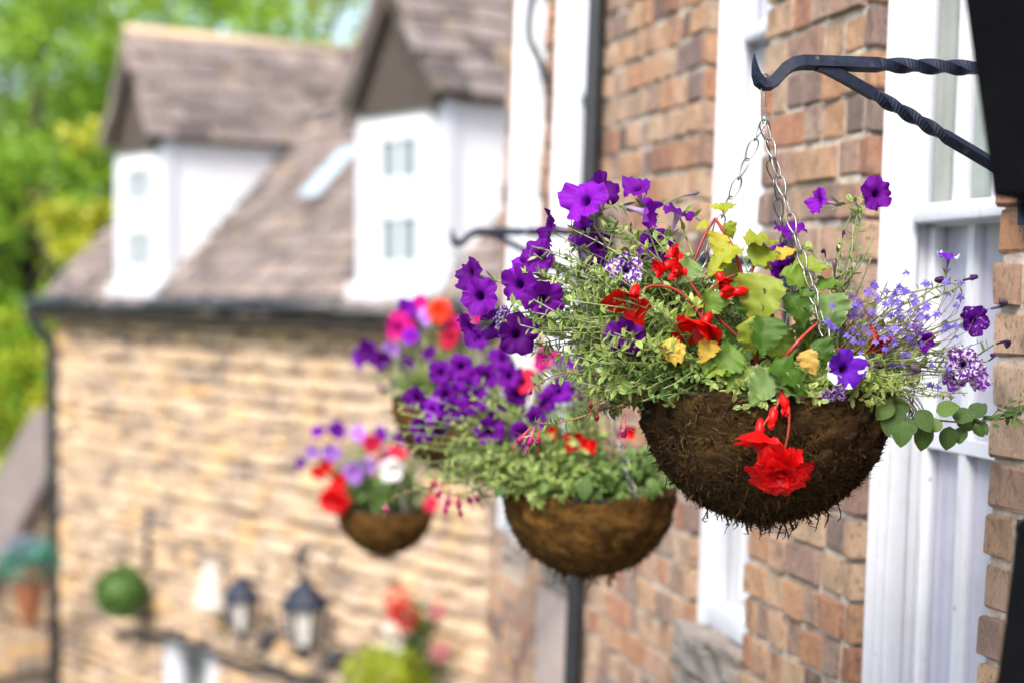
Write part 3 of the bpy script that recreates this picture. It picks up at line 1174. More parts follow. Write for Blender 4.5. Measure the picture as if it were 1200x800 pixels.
# ------------------------------------------------------------------ leaves and flowers
def add_leaf(b, base, d, up, ln, wd, curl=.15, fold=.25, m=0):
    d = Vector(d).normalized()
    up = Vector(up)
    s = d.cross(up)
    if s.length < 1e-4:
        s = d.cross(Vector((1, .3, .2)))
    s.normalize()
    nn = s.cross(d)
    base = Vector(base)

    def pt(u, w):
        c = -curl * u * u * ln
        return base + d * (u * ln) + s * (w * wd) + nn * (c + abs(w) * wd * fold)
    vs = [pt(0, 0), pt(.3, -.42), pt(.3, 0), pt(.3, .42), pt(.68, -.40), pt(.68, 0), pt(.68, .40), pt(1, 0)]
    uv = [(0, 0), (.3, 1), (.3, 0), (.3, 1), (.68, 1), (.68, 0), (.68, 1), (1, .6)]
    b.add(vs, [(0, 2, 1), (0, 3, 2), (1, 2, 5, 4), (2, 3, 6, 5), (4, 5, 7), (5, 6, 7)], uv, m)


def leaf_mesh(name, outline, mt, fold=.2, curl=.25, nrow=9, wav=0.0, seed=0):
    """single larger leaf: base at the origin, along +Y, face +Z; outline(u) -> (left, right) half widths for unit length"""
    q = random.Random(seed)
    b = MB()
    vs, fs, uv = [], [], []
    nc = 7
    for i in range(nrow + 1):
        u = i / nrow
        l, r = outline(u)
        for k in range(nc):
            w = (k / (nc - 1)) * 2 - 1
            x = (w * r if w > 0 else w * l)
            zz = -curl * u * u + fold * abs(x) + wav * math.sin(u * 17 + w * 4 + seed) * abs(w) * .5 + .02 * q.uniform(-1, 1) * abs(w)
            back = -.16 * abs(w) ** 2 * (1 - u) if False else 0
            vs.append((x, u + back, zz))
            uv.append((u, abs(w)))
    for i in range(nrow):
        for k in range(nc - 1):
            fs.append((i * nc + k, i * nc + k + 1, (i + 1) * nc + k + 1, (i + 1) * nc + k))
    b.add(vs, fs, uv)
    return b.mesh(name, mt)


def beg_outline(sk):
    def f(u):
        env = math.sin(math.pi * min(1, (u + .06) ** .62 * .97)) ** .9 if u < 1 else 0
        serr = 1 + .09 * math.sin(u * 52) + .08 * math.sin(u * 19 + sk * 9)
        w = .46 * max(env, .02) * serr
        return w * (1 + sk), w * (1 - sk)
    return f


def round_outline(u):
    w = .40 * math.sin(math.pi * min(1, max(u, .0) ** .8)) ** .7
    return max(w, .01), max(w, .01)


def narrow_outline(u):
    w = .2 * math.sin(math.pi * min(1, u ** .85)) ** .85
    return max(w, .006), max(w, .006)


BEG = {}
for key in ('leaf_beg', 'leaf_lime', 'leaf_var', 'leaf_yellow'):
    BEG[key] = [leaf_mesh('begonia_leaf', beg_outline(s), M[key], .28, .36, 26, .15, k) for k, s in enumerate((.28, -.28, .15))]
ROUND = [leaf_mesh('round_leaf', round_outline, M['leaf_round'], .12, .18, 9, .03, k) for k in range(3)]
SMALL = [leaf_mesh('small_leaf', narrow_outline, M['leaf_pet'], .25, .22, 4, .02, k) for k in range(4)]
SMALLG = [leaf_mesh('small_leaf', narrow_outline, M['leaf_green'], .25, .22, 4, .02, k) for k in range(3)]


def orient(d, face):
    """quaternion taking +Y to d and +Z towards face"""
    d = Vector(d).normalized()
    f = Vector(face)
    x = d.cross(f)
    if x.length < 1e-5:
        x = d.cross(Vector((.3, .5, .8)))
    x.normalize()
    z = x.cross(d)
    return Matrix((x, d, z)).transposed().to_quaternion()


def petunia_mesh(mt, seed, openness=1.0):
    """funnel flower, opening towards +Z, limb radius 1, throat at the origin, tube below"""
    q = random.Random(seed)
    n = 50
    ph = q.uniform(0, 6)
    ph2 = q.uniform(0, 6)
    tilt = [q.uniform(-.30, .26) for _ in range(5)]
    lobe = [q.uniform(.84, 1.10) for _ in range(5)]
    rings = [(.085, -1.55), (.09, -1.2), (.105, -.85), (.14, -.5), (.20, -.24), (.31, -.10), (.48, -.02), (.66, .04), (.84, .07), (1.0, .05)]
    vs, fs, uv = [], [], []
    for j, (r, z) in enumerate(rings):
        k = max(0, (r - .3) / .7)
        for i in range(n):
            a = 2 * math.pi * i / n
            la = (a * 5 / (2 * math.pi) + .5) % 5
            li = int(la)
            c = abs((la - li) - .5) * 2                 # 1 at the notch between two lobes
            notch = 1 - .17 * k * c ** 3.2
            pointy = 1 + .03 * k * (1 - c)
            rr = r * notch * pointy * (1 + (lobe[li] - 1) * k)
            rr *= 1 + .03 * k * math.sin(11 * a + ph2)
            zz = z * (1 if z < 0 else 1)
            zz += k * k * (.13 * math.sin(3 * a + ph) + .10 * math.sin(7 * a + ph2) + .065 * math.sin(13 * a + ph2 * 2) + .035 * math.sin(21 * a + ph)) - k * .10 * max(0, 1 - abs(c - 1) * 7) + k * k * tilt[li] * (1 - .6 * c)
            zz -= k * .12 * (c ** 2) * .6
            if openness < 1:                             # half closed trumpet
                rr = rr * (1 - (1 - openness) * k)
                zz += (1 - openness) * k * .55
            vs.append((rr * math.cos(a), rr * math.sin(a), zz))
            uv.append((i / n, r))
    for j in range(len(rings) - 1):
        for i in range(n):
            i2 = (i + 1) % n
            fs.append((j * n + i, (j + 1) * n + i, (j + 1) * n + i2, j * n + i2))
    b = MB()
    b.add(vs, fs, uv)
    return b.mesh('petunia_flower', mt)


def calyx_mesh():
    b = MB()
    for k in range(5):
        a = 2 * math.pi * k / 5
        o = Vector((math.cos(a), math.sin(a), 0))
        add_leaf(b, o * .05 + Vector((0, 0, -1.62)), o * .35 + Vector((0, 0, 1)), o, .75, .22, -.25, .1)
    b.lathe([(.05, -1.75), (.11, -1.66), (.11, -1.5), (.09, -1.4)], 8)
    return b.mesh('calyx', M['stem'])


CALYX = calyx_mesh()
PET = {}


def petunia(kind, open_, seed):
    key = (kind, open_, seed % 5)
    if key not in PET:
        PET[key] = petunia_mesh(M['p_' + kind], 7 * seed + hash(kind) % 1 + len(PET), open_)
    return PET[key]


def wilted_mesh(mt, seed):
    q = random.Random(seed)
    b = MB()
    pts = [(0, 0, -1.5), (.02, 0, -1.0), (.08, .03, -.5), (.22, .05, -.15), (.42, .1, -.1), (.62, .12, -.35), (.70, .12, -.62)]
    b.sweep(smooth_path(pts, 3), [.10 + .012 * i + .05 * q.random() * (i > 8) for i in range(19)], 7)
    b.uv = [(u[0], .6) for u in b.uv]
    return b.mesh('wilted_flower', mt)


WILT = [wilted_mesh(M['p_wilt'], 1), wilted_mesh(M['p_bud'], 2)]


def bud_mesh():
    b = MB()
    b.lathe([(.05, -1.5), (.09, -1.2), (.12, -.8), (.17, -.3), (.24, .1), (.26, .35), (.19, .62), (.04, .75)], 9)
    b.uv = [(0, .7)] * len(b.uv)
    return b.mesh('bud', M['p_bud'])


BUD = bud_mesh()


def petal_mesh(name, mt, wid=.5, cup=.25, tip=.2, notch=False):
    """single petal along +Y"""
    b = MB()
    vs, fs, uv = [], [], []
    nr, nc = 7, 7
    for i in range(nr + 1):
        u = i / nr
        w = wid * math.sin(math.pi * (u * .86 + .07)) ** .75
        for k in range(nc):
            t = k / (nc - 1) * 2 - 1
            vs.append((t * w, u * (1 - .12 * t * t * u), cup * (t * w) ** 2 * 2 + .35 * cup * u * u - tip * u ** 3 + .03 * math.sin(t * 9 + u * 5) * u))
            uv.append((u, abs(t)))
    for i in range(nr):
        for k in range(nc - 1):
            fs.append((i * nc + k, i * nc + k + 1, (i + 1) * nc + k + 1, (i + 1) * nc + k))
    b.add(vs, fs, uv)
    return b.mesh(name, mt)


PETAL_RED = petal_mesh('begonia_petal', M['red'], .42, .35, .15)
PETAL_RED2 = petal_mesh('begonia_petal', M['red'], .42, .45, .35)
PETAL_OR = petal_mesh('begonia_petal', M['orange_red'], .5, .4, .3)


def begonia_flower(parent, org, pos, axis, size, kind, mt_petal=None):
    """pendulous begonia: kind 'single' has a few pointed petals, 'double' a ruffled rosette"""
    axis = Vector(axis).normalized()
    b = MB(pos)
    b.lathe([(.002, -.02), (.006, -.014), (.007, -.004), (.004, .006)], 8, Matrix.Translation(pos) @ axis.to_track_quat('Z', 'Y').to_matrix().to_4x4())
    f = obj('begonia_flower', b.mesh('begonia_flower', M['red']), parent, loc=Vector(pos) - Vector(org))
    side = axis.orthogonal().normalized()
    s2 = axis.cross(side)
    layers = {'single': [(5, 38, 1.0, 0), (3, 18, .8, .5)], 'double': [(8, 96, 1.0, 0), (8, 78, .92, .4), (8, 62, .82, .2), (7, 46, .70, .6), (6, 30, .58, .1), (4, 12, .45, .3)], 'bud': [(2, 12, 1.0, 0), (2, 8, .9, .25)],
              'open': [(4, 62, 1.0, 0), (3, 35, .7, .4)]}[kind]
    me = mt_petal or (PETAL_RED2 if kind == 'double' else PETAL_RED)
    for (cnt, ang, sc, off) in layers:
        for k in range(cnt):
            a = 2 * math.pi * (k + off) / cnt + rnd.uniform(-.2, .2)
            out = side * math.cos(a) + s2 * math.sin(a)
            an = R(ang + rnd.uniform(-9, 9))
            d = axis * math.cos(an) + out * math.sin(an)
            fc = axis * math.sin(an) - out * math.cos(an)
            obj('petal', me, f, loc=out * size * .06, quat=orient(d, fc + rvec(.12)), scale=size * sc * rnd.uniform(.88, 1.1))
    return f


def lobelia_mesh():
    b = MB()
    for k, (a, ln, w) in enumerate(((-90, 1.0, .55), (-35, .95, .5), (-145, .95, .5), (60, .6, .25), (120, .6, .25))):
        an = R(a)
        d = Vector((math.cos(an), math.sin(an), .15))
        add_leaf(b, (0, 0, 0), d, (0, 0, 1), ln, w, .2, .05)
    b.sweep([(0, 0, 0), (0, .05, -.6), (0, 0, -1.1)], [.14, .12, .07], 5)
    return b.mesh('lobelia_flower', M['lobelia'])


LOB = lobelia_mesh()


def fuchsia_meshes(red, name='fuchsia_flower'):
    """hanging along -Z, length about 1"""
    b = MB()
    b.lathe([(.02, 0), (.05, -.05), (.045, -.2), (.07, -.3), (.10, -.42), (.03, -.45)], 8)
    for k in range(4):
        a = 2 * math.pi * k / 4
        o = Vector((math.cos(a), math.sin(a), 0))
        add_leaf(b, o * .08 + Vector((0, 0, -.36)), o * .75 + Vector((0, 0, -.6)), (0, 0, 1), .42, .17, -.35, .1)
    for k in range(4):
        a = 2 * math.pi * (k + .5) / 4
        o = Vector((math.cos(a), math.sin(a), 0)) * .05
        b.sweep([o + Vector((0, 0, -.5)), o * 1.6 + Vector((0, 0, -.8)), o * 2 + Vector((0, 0, -1.05))], .012, 4)
    sep = b.mesh(name, M['fuchsia_red'] if red else M['fuchsia_pink'])
    c = MB()
    c.lathe([(.07, -.36), (.13, -.46), (.15, -.58), (.10, -.70), (.02, -.66)], 9)
    cor = c.mesh('corolla', M['fuchsia_core'])
    return sep, cor


FU = [fuchsia_meshes(True), fuchsia_meshes(False)]


# ------------------------------------------------------------------ hanging baskets
L_ARM = .44


class Basket:
    pass


def ring_path(rx, rz, n=14):
    return [(rx * math.cos(2 * math.pi * k / n), 0, rz * math.sin(2 * math.pi * k / n)) for k in range(n + 1)]


def link_mesh():
    b = MB()
    pts = []
    for k in range(18):
        a = 2 * math.pi * k / 18
        z = math.cos(a) * .0145
        x = math.sin(a) * (.0052 + .0022 * math.cos(a))
        pts.append((x, .0006 * math.sin(2 * a), z))
    pts.append(pts[0])
    b.sweep(pts, .00105, 6, cap=False, up=(0, 1, 0))
    return b.mesh('link', M['steel'])


LINK = link_mesh()


def build_bracket(t, z_bar, label):
    """iron arm fixed to the terrace at distance t along it; z_bar relative to the eye"""
    base = W0 + DW * t
    base.z = EYE + z_bar
    root = thing('wall_bracket', label, 'bracket', base, 'iron basket brackets on the brick house')

    def q(u, z, s=0):
        return NW * u + Vector((0, 0, z)) + DW * s
    b = MB()
    pts, tw, rad = [], [], []
    ang = 0
    N = 64
    for i in range(N + 1):
        u = .005 + (.375 - .005) * i / N
        pts.append(q(u, 0))
        if .10 < u < .255:
            ang += (math.pi * 2 * .8) / (N * .155 / .37)
        tw.append(ang)
        rad.append(.0125)
    for (u, z) in ((.390, -.003), (.402, -.010), (.411, -.019), (.419, -.028), (.428, -.034), (.437, -.035), (.444, -.030), (.449, -.020), (.4515, -.008), (.4525, .003), (.4525, .012)):
        pts.append(q(u, z))
        tw.append(ang)
        k = len(pts) - N - 1
        rad.append(.0125 - .0003 * k if k < 8 else .0104 - .0026 * (k - 7))
    b.sweep(pts, rad, 4, tw, square=True, up=(0, 0, 1))
    arm = obj('arm', b.mesh('arm', M['iron'], False), root)
    b = MB()
    pts, tw, ang = [], [], 0
    N = 60
    for i in range(N + 1):
        k = i / N
        u = .352 - .347 * k
        z = -.004 - .171 * (k * k / (k + .045)) * 1.045
        pts.append(q(u, z))
        if .28 < k < .62:
            ang += (math.pi * 2 * .85) / (N * .34)
        tw.append(ang)
    b.sweep(pts, .0112, 4, tw, square=True, up=(0, 0, 1))
    obj('strut', b.mesh('strut', M['iron'], False), root)
    b = MB()
    mx = Matrix((DW, NW, Vector((0, 0, 1)))).transposed().to_4x4()
    b.box((-.018, -.02, -.24), (.018, .006, .05), mx)
    for z in (-.21, .025):
        b.lathe([(.007, 0), (.006, .006), (.002, .008)], 8, mx @ Matrix.Translation((0, .006, z)) @ Matrix.Rotation(R(-90), 4, 'X'))
    obj('wall_plate', b.mesh('wall_plate', M['iron'], False), root)
    return base + NW * .437 + Vector((0, 0, -.030))


def build_basket(t, rim_z, Rr, depth, z_bar, label, blabel, strands, seed, moss='moss'):
    hook = build_bracket(t, z_bar, blabel)
    c = Vector((hook.x + .004, hook.y, EYE + rim_z))
    B = Basket()
    B.c, B.R = c, Rr
    root = thing('hanging_basket', label, 'basket', c, 'moss lined baskets hanging on the brick house')
    B.root = root
    q = random.Random(seed)

    def prof(k):                                   # k 0 rim .. 1 bottom
        a = k * math.pi / 2
        return Rr * math.cos(a) ** .88, -depth * math.sin(a)
    # bowl
    nu, nv = (150, 56) if strands > 5000 else (72, 26)
    vs, fs = [], []
    for j in range(nv + 1):
        r, z = prof(j / nv * .995)
        for i in range(nu):
            a = 2 * math.pi * i / nu
            d = Vector((math.cos(a), math.sin(a), -.5 * j / nv))
            nz = noise.fractal(Vector((math.cos(a) * 6, math.sin(a) * 6, z * 40 + seed)), .8, 2.0, 5) * .014
            nz += noise.fractal(Vector((math.cos(a) * 17, math.sin(a) * 17, z * 95 + seed)), .7, 2.0, 4) * .0045
            rr = r + nz
            vs.append((rr * math.cos(a), rr * math.sin(a), z + nz * .6 + (.006 * math.sin(5 * a) if j == 0 else 0)))
    for j in range(nv):
        for i in range(nu):
            i2 = (i + 1) % nu
            fs.append((j * nu + i, (j + 1) * nu + i, (j + 1) * nu + i2, j * nu + i2))
    fs.append(tuple(nv * nu + i for i in range(nu - 1, -1, -1))[::-1])
    b = MB()
    b.add(vs, fs)
    bowl = obj('moss_liner', b.mesh('moss_liner', M[moss]), root)
    b = MB()
    b.lathe([(Rr * .96, -.02), (Rr * .6, .0), (Rr * .2, .012), (.005, .015)], 24)
    obj('soil', b.mesh('soil', M['soil']), root)
    # moss strands
    b = MB()
    for k in range(strands):
        a = q.uniform(0, 2 * math.pi)
        kk = q.random() ** .8
        r, z = prof(kk * .98)
        r2, z2 = prof(min(.995, kk * .98 + .02))
        base = Vector((r * math.cos(a), r * math.sin(a), z))
        nrm = Vector((math.cos(a) * max(.1, (z - z2)), math.sin(a) * max(.1, (z - z2)), -(r - r2) * 1.0))
        nrm = Vector((math.cos(a) * math.cos(kk * 1.5), math.sin(a) * math.cos(kk * 1.5), -math.sin(kk * 1.5))).normalized()
        tan = nrm.cross(Vector((q.gauss(0, 1), q.gauss(0, 1), q.gauss(0, 1)))).normalized()
        d = (tan + nrm * (q.uniform(-.05, .20) if q.random() < .97 else q.uniform(.2, .5)) + Vector((0, 0, -.25))).normalized()
        ln = q.uniform(.006, .024)
        wd = q.uniform(.0007, .0019)
        p0 = base - nrm * .002
        p1 = p0 + d * ln * .5 + nrm * .003
        p2 = p0 + d * ln + Vector((q.gauss(0, 1), q.gauss(0, 1), q.gauss(0, 1))) * ln * .22 - nrm * .003 * q.random()
        s = d.cross(nrm).normalized() * wd
        b.add([p0 - s, p0 + s, p1 + s, p1 - s, p2 + s * .4, p2 - s * .4], [(0, 1, 2, 3), (3, 2, 4, 5)])
    # ragged roots hanging from the underside
    for k in range(min(70, int(strands / 110))):
        a = q.uniform(0, 2 * math.pi)
        kk = q.uniform(.62, .98)
        r, z = prof(kk)
        p = Vector((r * math.cos(a), r * math.sin(a), z + .004))
        pts = [p]
        for j in range(q.randint(3, 6)):
            p = p + Vector((q.gauss(0, .003), q.gauss(0, .003), -q.uniform(.003, .0085)))
            pts.append(p)
            if q.random() < .5:
                e = p + Vector((q.gauss(0, .006), q.gauss(0, .006), q.uniform(-.008, .003)))
                b.sweep([p, e], .0006, 3)
        b.sweep(pts, [q.uniform(.0010, .0024) * (1 - i / len(pts) * .6) for i in range(len(pts))], 4)
    for k in range(12):
        a = q.uniform(0, 2 * math.pi)
        r, z = prof(q.uniform(.80, .97))
        p = Vector((r * math.cos(a), r * math.sin(a), z + .006))
        pts = [p]
        for j in range(q.randint(4, 7)):
            p = p + Vector((q.gauss(0, .0022), q.gauss(0, .0022), -q.uniform(.003, .0075)))
            pts.append(p)
            e = p + Vector((q.gauss(0, .006), q.gauss(0, .006), q.uniform(-.006, .002)))
            b.sweep([p, (p + e) * .5 + Vector((0, 0, .001)), e], [.0009, .0007, .0004], 3)
        b.sweep(pts, [.0032 * (1 - i / len(pts) * .8) for i in range(len(pts))], 5)
    obj('moss_strands', b.mesh('moss_strands', M[moss]), root, kind='stuff')
    # wire rim and chains
    b = MB()
    b.sweep([(Rr * math.cos(2 * math.pi * k / 48), Rr * math.sin(2 * math.pi * k / 48), .002) for k in range(49)], .0016, 6, cap=False)
    obj('wire_rim', b.mesh('wire_rim', M['soil']), root)
    apex = hook - c + Vector((0, 0, -.058))
    b = MB()
    hl = hook - c
    pts = [hl + Vector((.006, 0, -.004)), hl + Vector((.007, .001, .007)), hl + Vector((0, .0, .012)), hl + Vector((-.007, 0, .006)), hl + Vector((-.004, 0, -.006)), apex + Vector((-.003, 0, .004)), apex + Vector((0, 0, -.004)), apex + Vector((.004, 0, .003)), apex + Vector((.002, 0, .02)), hl + Vector((.001, 0, -.02))]
    b.sweep(smooth_path(pts, 4), .0014, 6)
    obj('hanger_hook', b.mesh('hanger_hook', M['steel']), root)
    for a in (180, 58, -62):
        e = Vector((Rr * math.cos(R(a)), Rr * math.sin(R(a)), .004))
        ch = bpy.data.objects.new('chain', None)
        ch.parent = root
        ch.location = apex
        ch.empty_display_size = .02
        COL.objects.link(ch)
        d = e - apex
        n = max(3, int(d.length / .0290))
        dn = d.normalized()
        s0 = dn.cross(Vector((0, 1, 0.2))).normalized()
        for k in range(n):
            p = d * ((k + .5) / n)
            sg = (k + .5) / n
            p = p + Vector((0, 0, -.012 * math.sin(math.pi * sg)))
            base_q = orient(Vector((0, 1, 0)) - dn * dn.y, -dn) if False else dn.to_track_quat('-Z', 'Y')
            qq = base_q @ Quaternion((0, 0, 1), R(20 + 88 * (k % 2) + q.uniform(-14, 14)))
            obj('link', LINK, ch, loc=p, quat=qq, scale=(1.3, 1.3, 1.22))
    return B


M['coir'] = m_plain('golden_coir', (.070, .034, .007), .95, .65, 35, spec=.15, bst=.9)
B1 = build_basket(0.0, -.155, .187, .190, .334, 'large moss lined hanging basket in sharp focus, nearest the camera', 'black twisted iron bracket holding the nearest sharp basket', 15000, 1)
B2 = build_basket(.945, -.416, .176, .168, .05, 'moss lined hanging basket just behind the nearest one, black pipe below it', 'black iron bracket holding the second basket, behind the nearest petunias', 3500, 2, 'coir')
B4 = build_basket(2.24, -.31, .185, .20, .15, 'moss lined basket half hidden behind the second basket, hung higher', 'black iron bracket seen above the half hidden third basket', 2000, 3, 'coir')
B3 = build_basket(3.50, -.775, .166, .160, -.33, 'small blurred moss lined basket in front of the stone house wall', 'black iron bracket at the far end of the brick house', 1500, 4, 'coir')


# ------------------------------------------------------------------ planting tools
class Plant:
    def __init__(self, name, label, cat, basket, soil=(0, 0), leaf='leaf_pet', stem='stem', group=None):
        self.B = basket
        self.org = basket.c + Vector((soil[0], soil[1], 0))
        self.root = thing(name, label, cat, self.org, group)
        self.fol, self.stm = MB(self.org), MB(self.org)
        self.leaf, self.stem = leaf, stem
        self.n_leaf = 0

    def path(self, tip, tdir=None, lift=.5, n=8):
        """a stem from the soil to the tip, leaving upwards and arriving along tdir"""
        tip = Vector(tip)
        rel = tip - self.B.c
        rel.z = 0
        rr = rel.length
        st = self.B.c + (rel * min(1, self.B.R * .75 / max(rr, 1e-4)) * rnd.uniform(.45, .95)) + Vector((rnd.gauss(0, .012), rnd.gauss(0, .012), .004))
        if st.z > tip.z + .02:                       # trails over the rim
            st = self.B.c + rel * (min(1, self.B.R * .9 / max(rr, 1e-4))) + Vector((0, 0, .012))
        L = (tip - st).length
        td = Vector(tdir).normalized() if tdir is not None else ((tip - st).normalized() + Vector((0, 0, .3))).normalized()
        return bez(st, st + Vector((0, 0, L * lift)) + rvec(L * .12), tip - td * L * .35 + rvec(L * .09), tip, n)

    def grow(self, pts, r0=.0022, r1=.0011, leaves=14, ln=(.014, .028), wd=.40, start=.3, objs=0, spread=1.0, face_up=.6, small=SMALL):
        n = len(pts)
        self.stm.sweep(pts, [r0 + (r1 - r0) * i / (n - 1) for i in range(n)], 5)
        for k in range(leaves):
            s = start + (1 - start) * (k + rnd.random()) / leaves
            f = s * (n - 1)
            i = min(int(f), n - 2)
            p = pts[i].lerp(pts[i + 1], f - i)
            t = (pts[i + 1] - pts[i]).normalized()
            side = t.cross(rvec()).normalized()
            d = (t * rnd.uniform(.1, .9) + side * spread).normalized()
            l = rnd.uniform(*ln) * (1.05 - .35 * s)
            up = (t + Vector((0, -.25, face_up)) + rvec(.35))
            if k < objs:
                o = obj('leaf', small[rnd.randrange(len(small))], self.root, loc=p - self.org, quat=orient(d, up), scale=(l * rnd.uniform(1.2, 1.8) * wd / .36, l, l))
            else:
                add_leaf(self.fol, p, d, up, l, l * wd * rnd.uniform(.8, 1.2), rnd.uniform(-.1, .35), rnd.uniform(.1, .4))

    def flower(self, kind, pos, face, rad, open_=1.0, seed=None, stem=True, leaves=12, lift=.45, name='petunia_flower', objs=2):
        seed = rnd.randrange(5) if seed is None else seed
        face = Vector(face).normalized()
        q = face.to_track_quat('Z', 'Y') @ Quaternion((0, 0, 1), rnd.uniform(0, 6.28))
        pos = Vector(pos)
        if kind in ('wilt', 'wiltgrey'):
            o = obj('wilted_flower', WILT[0 if kind == 'wilt' else 1], self.root, loc=pos - self.org, quat=q, scale=rad)
        elif kind == 'bud':
            o = obj('bud', BUD, self.root, loc=pos - self.org, quat=q, scale=rad)
        else:
            o = obj(name, petunia(kind, open_, seed), self.root, loc=pos - self.org, quat=q, scale=(rad, rad, rad * rnd.uniform(.9, 1.1)))
            obj('calyx', CALYX, o)
        if stem:
            base = pos - face * rad * 1.7
            pts = self.path(base, face, lift)
            self.grow(pts, .0018, .0012, leaves + 8, objs=objs, start=.25)
        return o

    def done(self, foliage='foliage'):
        if self.fol.v:
            obj(foliage, self.fol.mesh(foliage, M[self.leaf]), self.root, kind='stuff')
        if self.stm.v:
            obj('stems', self.stm.mesh('stems', M[self.stem]), self.root, kind='stuff')


def in_ellipse(cx, cy, rx, ry):
    while True:
        a, b = rnd.uniform(-1, 1), rnd.uniform(-1, 1)
        if a * a + b * b < 1:
            return cx + a * rx, cy + b * ry


Y1 = B1.c.y

# ---- nearest basket: purple petunias on the left
pl = Plant('petunia_plant', 'purple petunias with grey green leaves spilling left from the nearest basket', 'petunia', B1, (-.07, 0))
for (x, y, dy, f, r, k, op) in (
        (549, 321, -.02, (-.75, -.55, .2), .0235, 'purple', 1), (561, 347, -.05, (-.25, -.9, .1), .026, 'purple', 1),
        (548, 386, -.03, (-.8, -.5, -.25), .0235, 'purple', .9), (606, 392, -.09, (.15, -.95, .1), .0265, 'purple', 1),
        (607, 333, -.06, (-.35, -.85, .15), .0255, 'purple', 1), (638, 351, -.09, (.2, -.9, -.15), .0265, 'purple', 1),
        (630, 299, -.02, (-.45, -.8, .2), .0255, 'purple', 1), (613, 312, .01, (-.6, -.55, .35), .022, 'violet', 1),
        (643, 268, .01, (-.92, -.3, .1), .025, 'purple', .9), (684, 234, -.02, (-.5, -.8, .38), .031, 'violet', 1),
        (708, 222, .02, (.35, -.8, .45), .024, 'purple', 1), (746, 219, .00, (-.3, -.6, .72), .024, 'violet', .9),
        (759, 250, -.03, (.75, -.45, -.25), .026, 'violet', .75), (796, 249, -.02, (.35, -.3, .9), .023, 'violet', .85),
        (768, 288, .01, (-.2, -.92, .1), .0255, 'purple', 1), (683, 270, .04, (-.5, -.7, .1), .021, 'purple', 1),
        (694, 312, .03, (.4, -.6, -.6), .024, 'violet', .8), (704, 288, .05, (.3, -.8, 0), .020, 'purple', 1),
        (733, 316, -.05, (-.15, -.95, .1), .0235, 'speck', 1), (733, 395, -.16, (-.15, -.95, -.1), .0245, 'purple', 1),
        (590, 374, -.02, (-.5, -.6, .2), .017, 'speck', 1), (579, 380, .02, (-.3, -.8, .1), .02, 'violet', 1)):
    pl.flower(k, P(x, y, Y1 + dy), f, r * 1.20, op, leaves=15, objs=5)
for (x, y, dy, f, r, k) in ((812, 227, -.01, (.95, -.1, .25), .013, 'bud'), (722, 263, -.03, (.3, -.5, .8), .010, 'bud'), (665, 300, -.02, (-.7, -.3, .4), .009, 'bud'),
                            (700, 345, -.06, (-.2, -.6, .7), .009, 'bud'), (823, 262, -.02, (.5, -.4, -.5), .010, 'bud')):
    pl.flower(k, P(x, y, Y1 + dy), f, r, leaves=8)
for (cx, cy, rx, ry, n, dy0, dy1) in ((700, 300, 80, 50, 26, -.08, .10), (660, 385, 75, 50, 34, -.15, .06), (715, 425, 70, 45, 30, -.19, -.02), (760, 380, 60, 60, 22, -.17, .02), (690, 440, 50, 30, 16, -.16, -.02), (770, 310, 50, 45, 18, -.08, .08), (835, 345, 60, 60, 24, .0, .12), (930, 390, 60, 50, 20, -.02, .12), (650, 340, 60, 50, 22, -.10, .04), (610, 375, 35, 30, 10, -.08, .0)):
    for k in range(n):
        x, y = in_ellipse(cx, cy, rx, ry)
        tip = P(x, y, Y1 + rnd.uniform(dy0, dy1))
        out = tip - B1.c
        pts = pl.path(tip, (out.x, out.y * .4, abs(out.z) * .4 + .06 + rnd.gauss(0, .05)), .4)
        pl.grow(pts, .0014, .0008, 34, (.015, .030), .42, .12, objs=2)
pl.done()

# ---- dense greyish mat over the left rim
mat_ = Plant('trailing_foliage_plant', 'grey green variegated mat of small leaves hanging over the left rim of the nearest basket', 'plant', B1, (-.10, -.08), 'leaf_pet', 'stem_brown')
for k in range(125):
    a = R(rnd.uniform(140, 345))
    rr = B1.R * rnd.uniform(.80, 1.12)
    tip = B1.c + Vector((rr * math.cos(a), rr * math.sin(a), rnd.uniform(-.03, .055) * (1 if a < R(245) else .45)))
    pts = mat_.path(tip, (math.cos(a), math.sin(a), rnd.uniform(-.8, .4)), .35)
    mat_.grow(pts, .0014, .0008, 22, (.012, .023), .48, .3, objs=2)
mat_.done()

# ---- small green leaves at the rim
cr = Plant('creeping_plant', 'small round green leaves at the left front rim of the nearest basket', 'plant', B1, (-.08, -.14), 'leaf_green', 'stem')
for (x, y) in ((745, 448), (758, 455), (768, 442), (777, 455), (762, 466), (783, 466), (790, 450), (752, 470), (735, 460), (742, 434), (773, 430)):
    tip = P(x, y, Y1 - .165)
    pts = cr.path(tip, (-.4, -.6, -.2), .3)
    cr.grow(pts, .0012, .0008, 10, (.010, .017), .55, .5, objs=3, small=SMALLG)
cr.done()

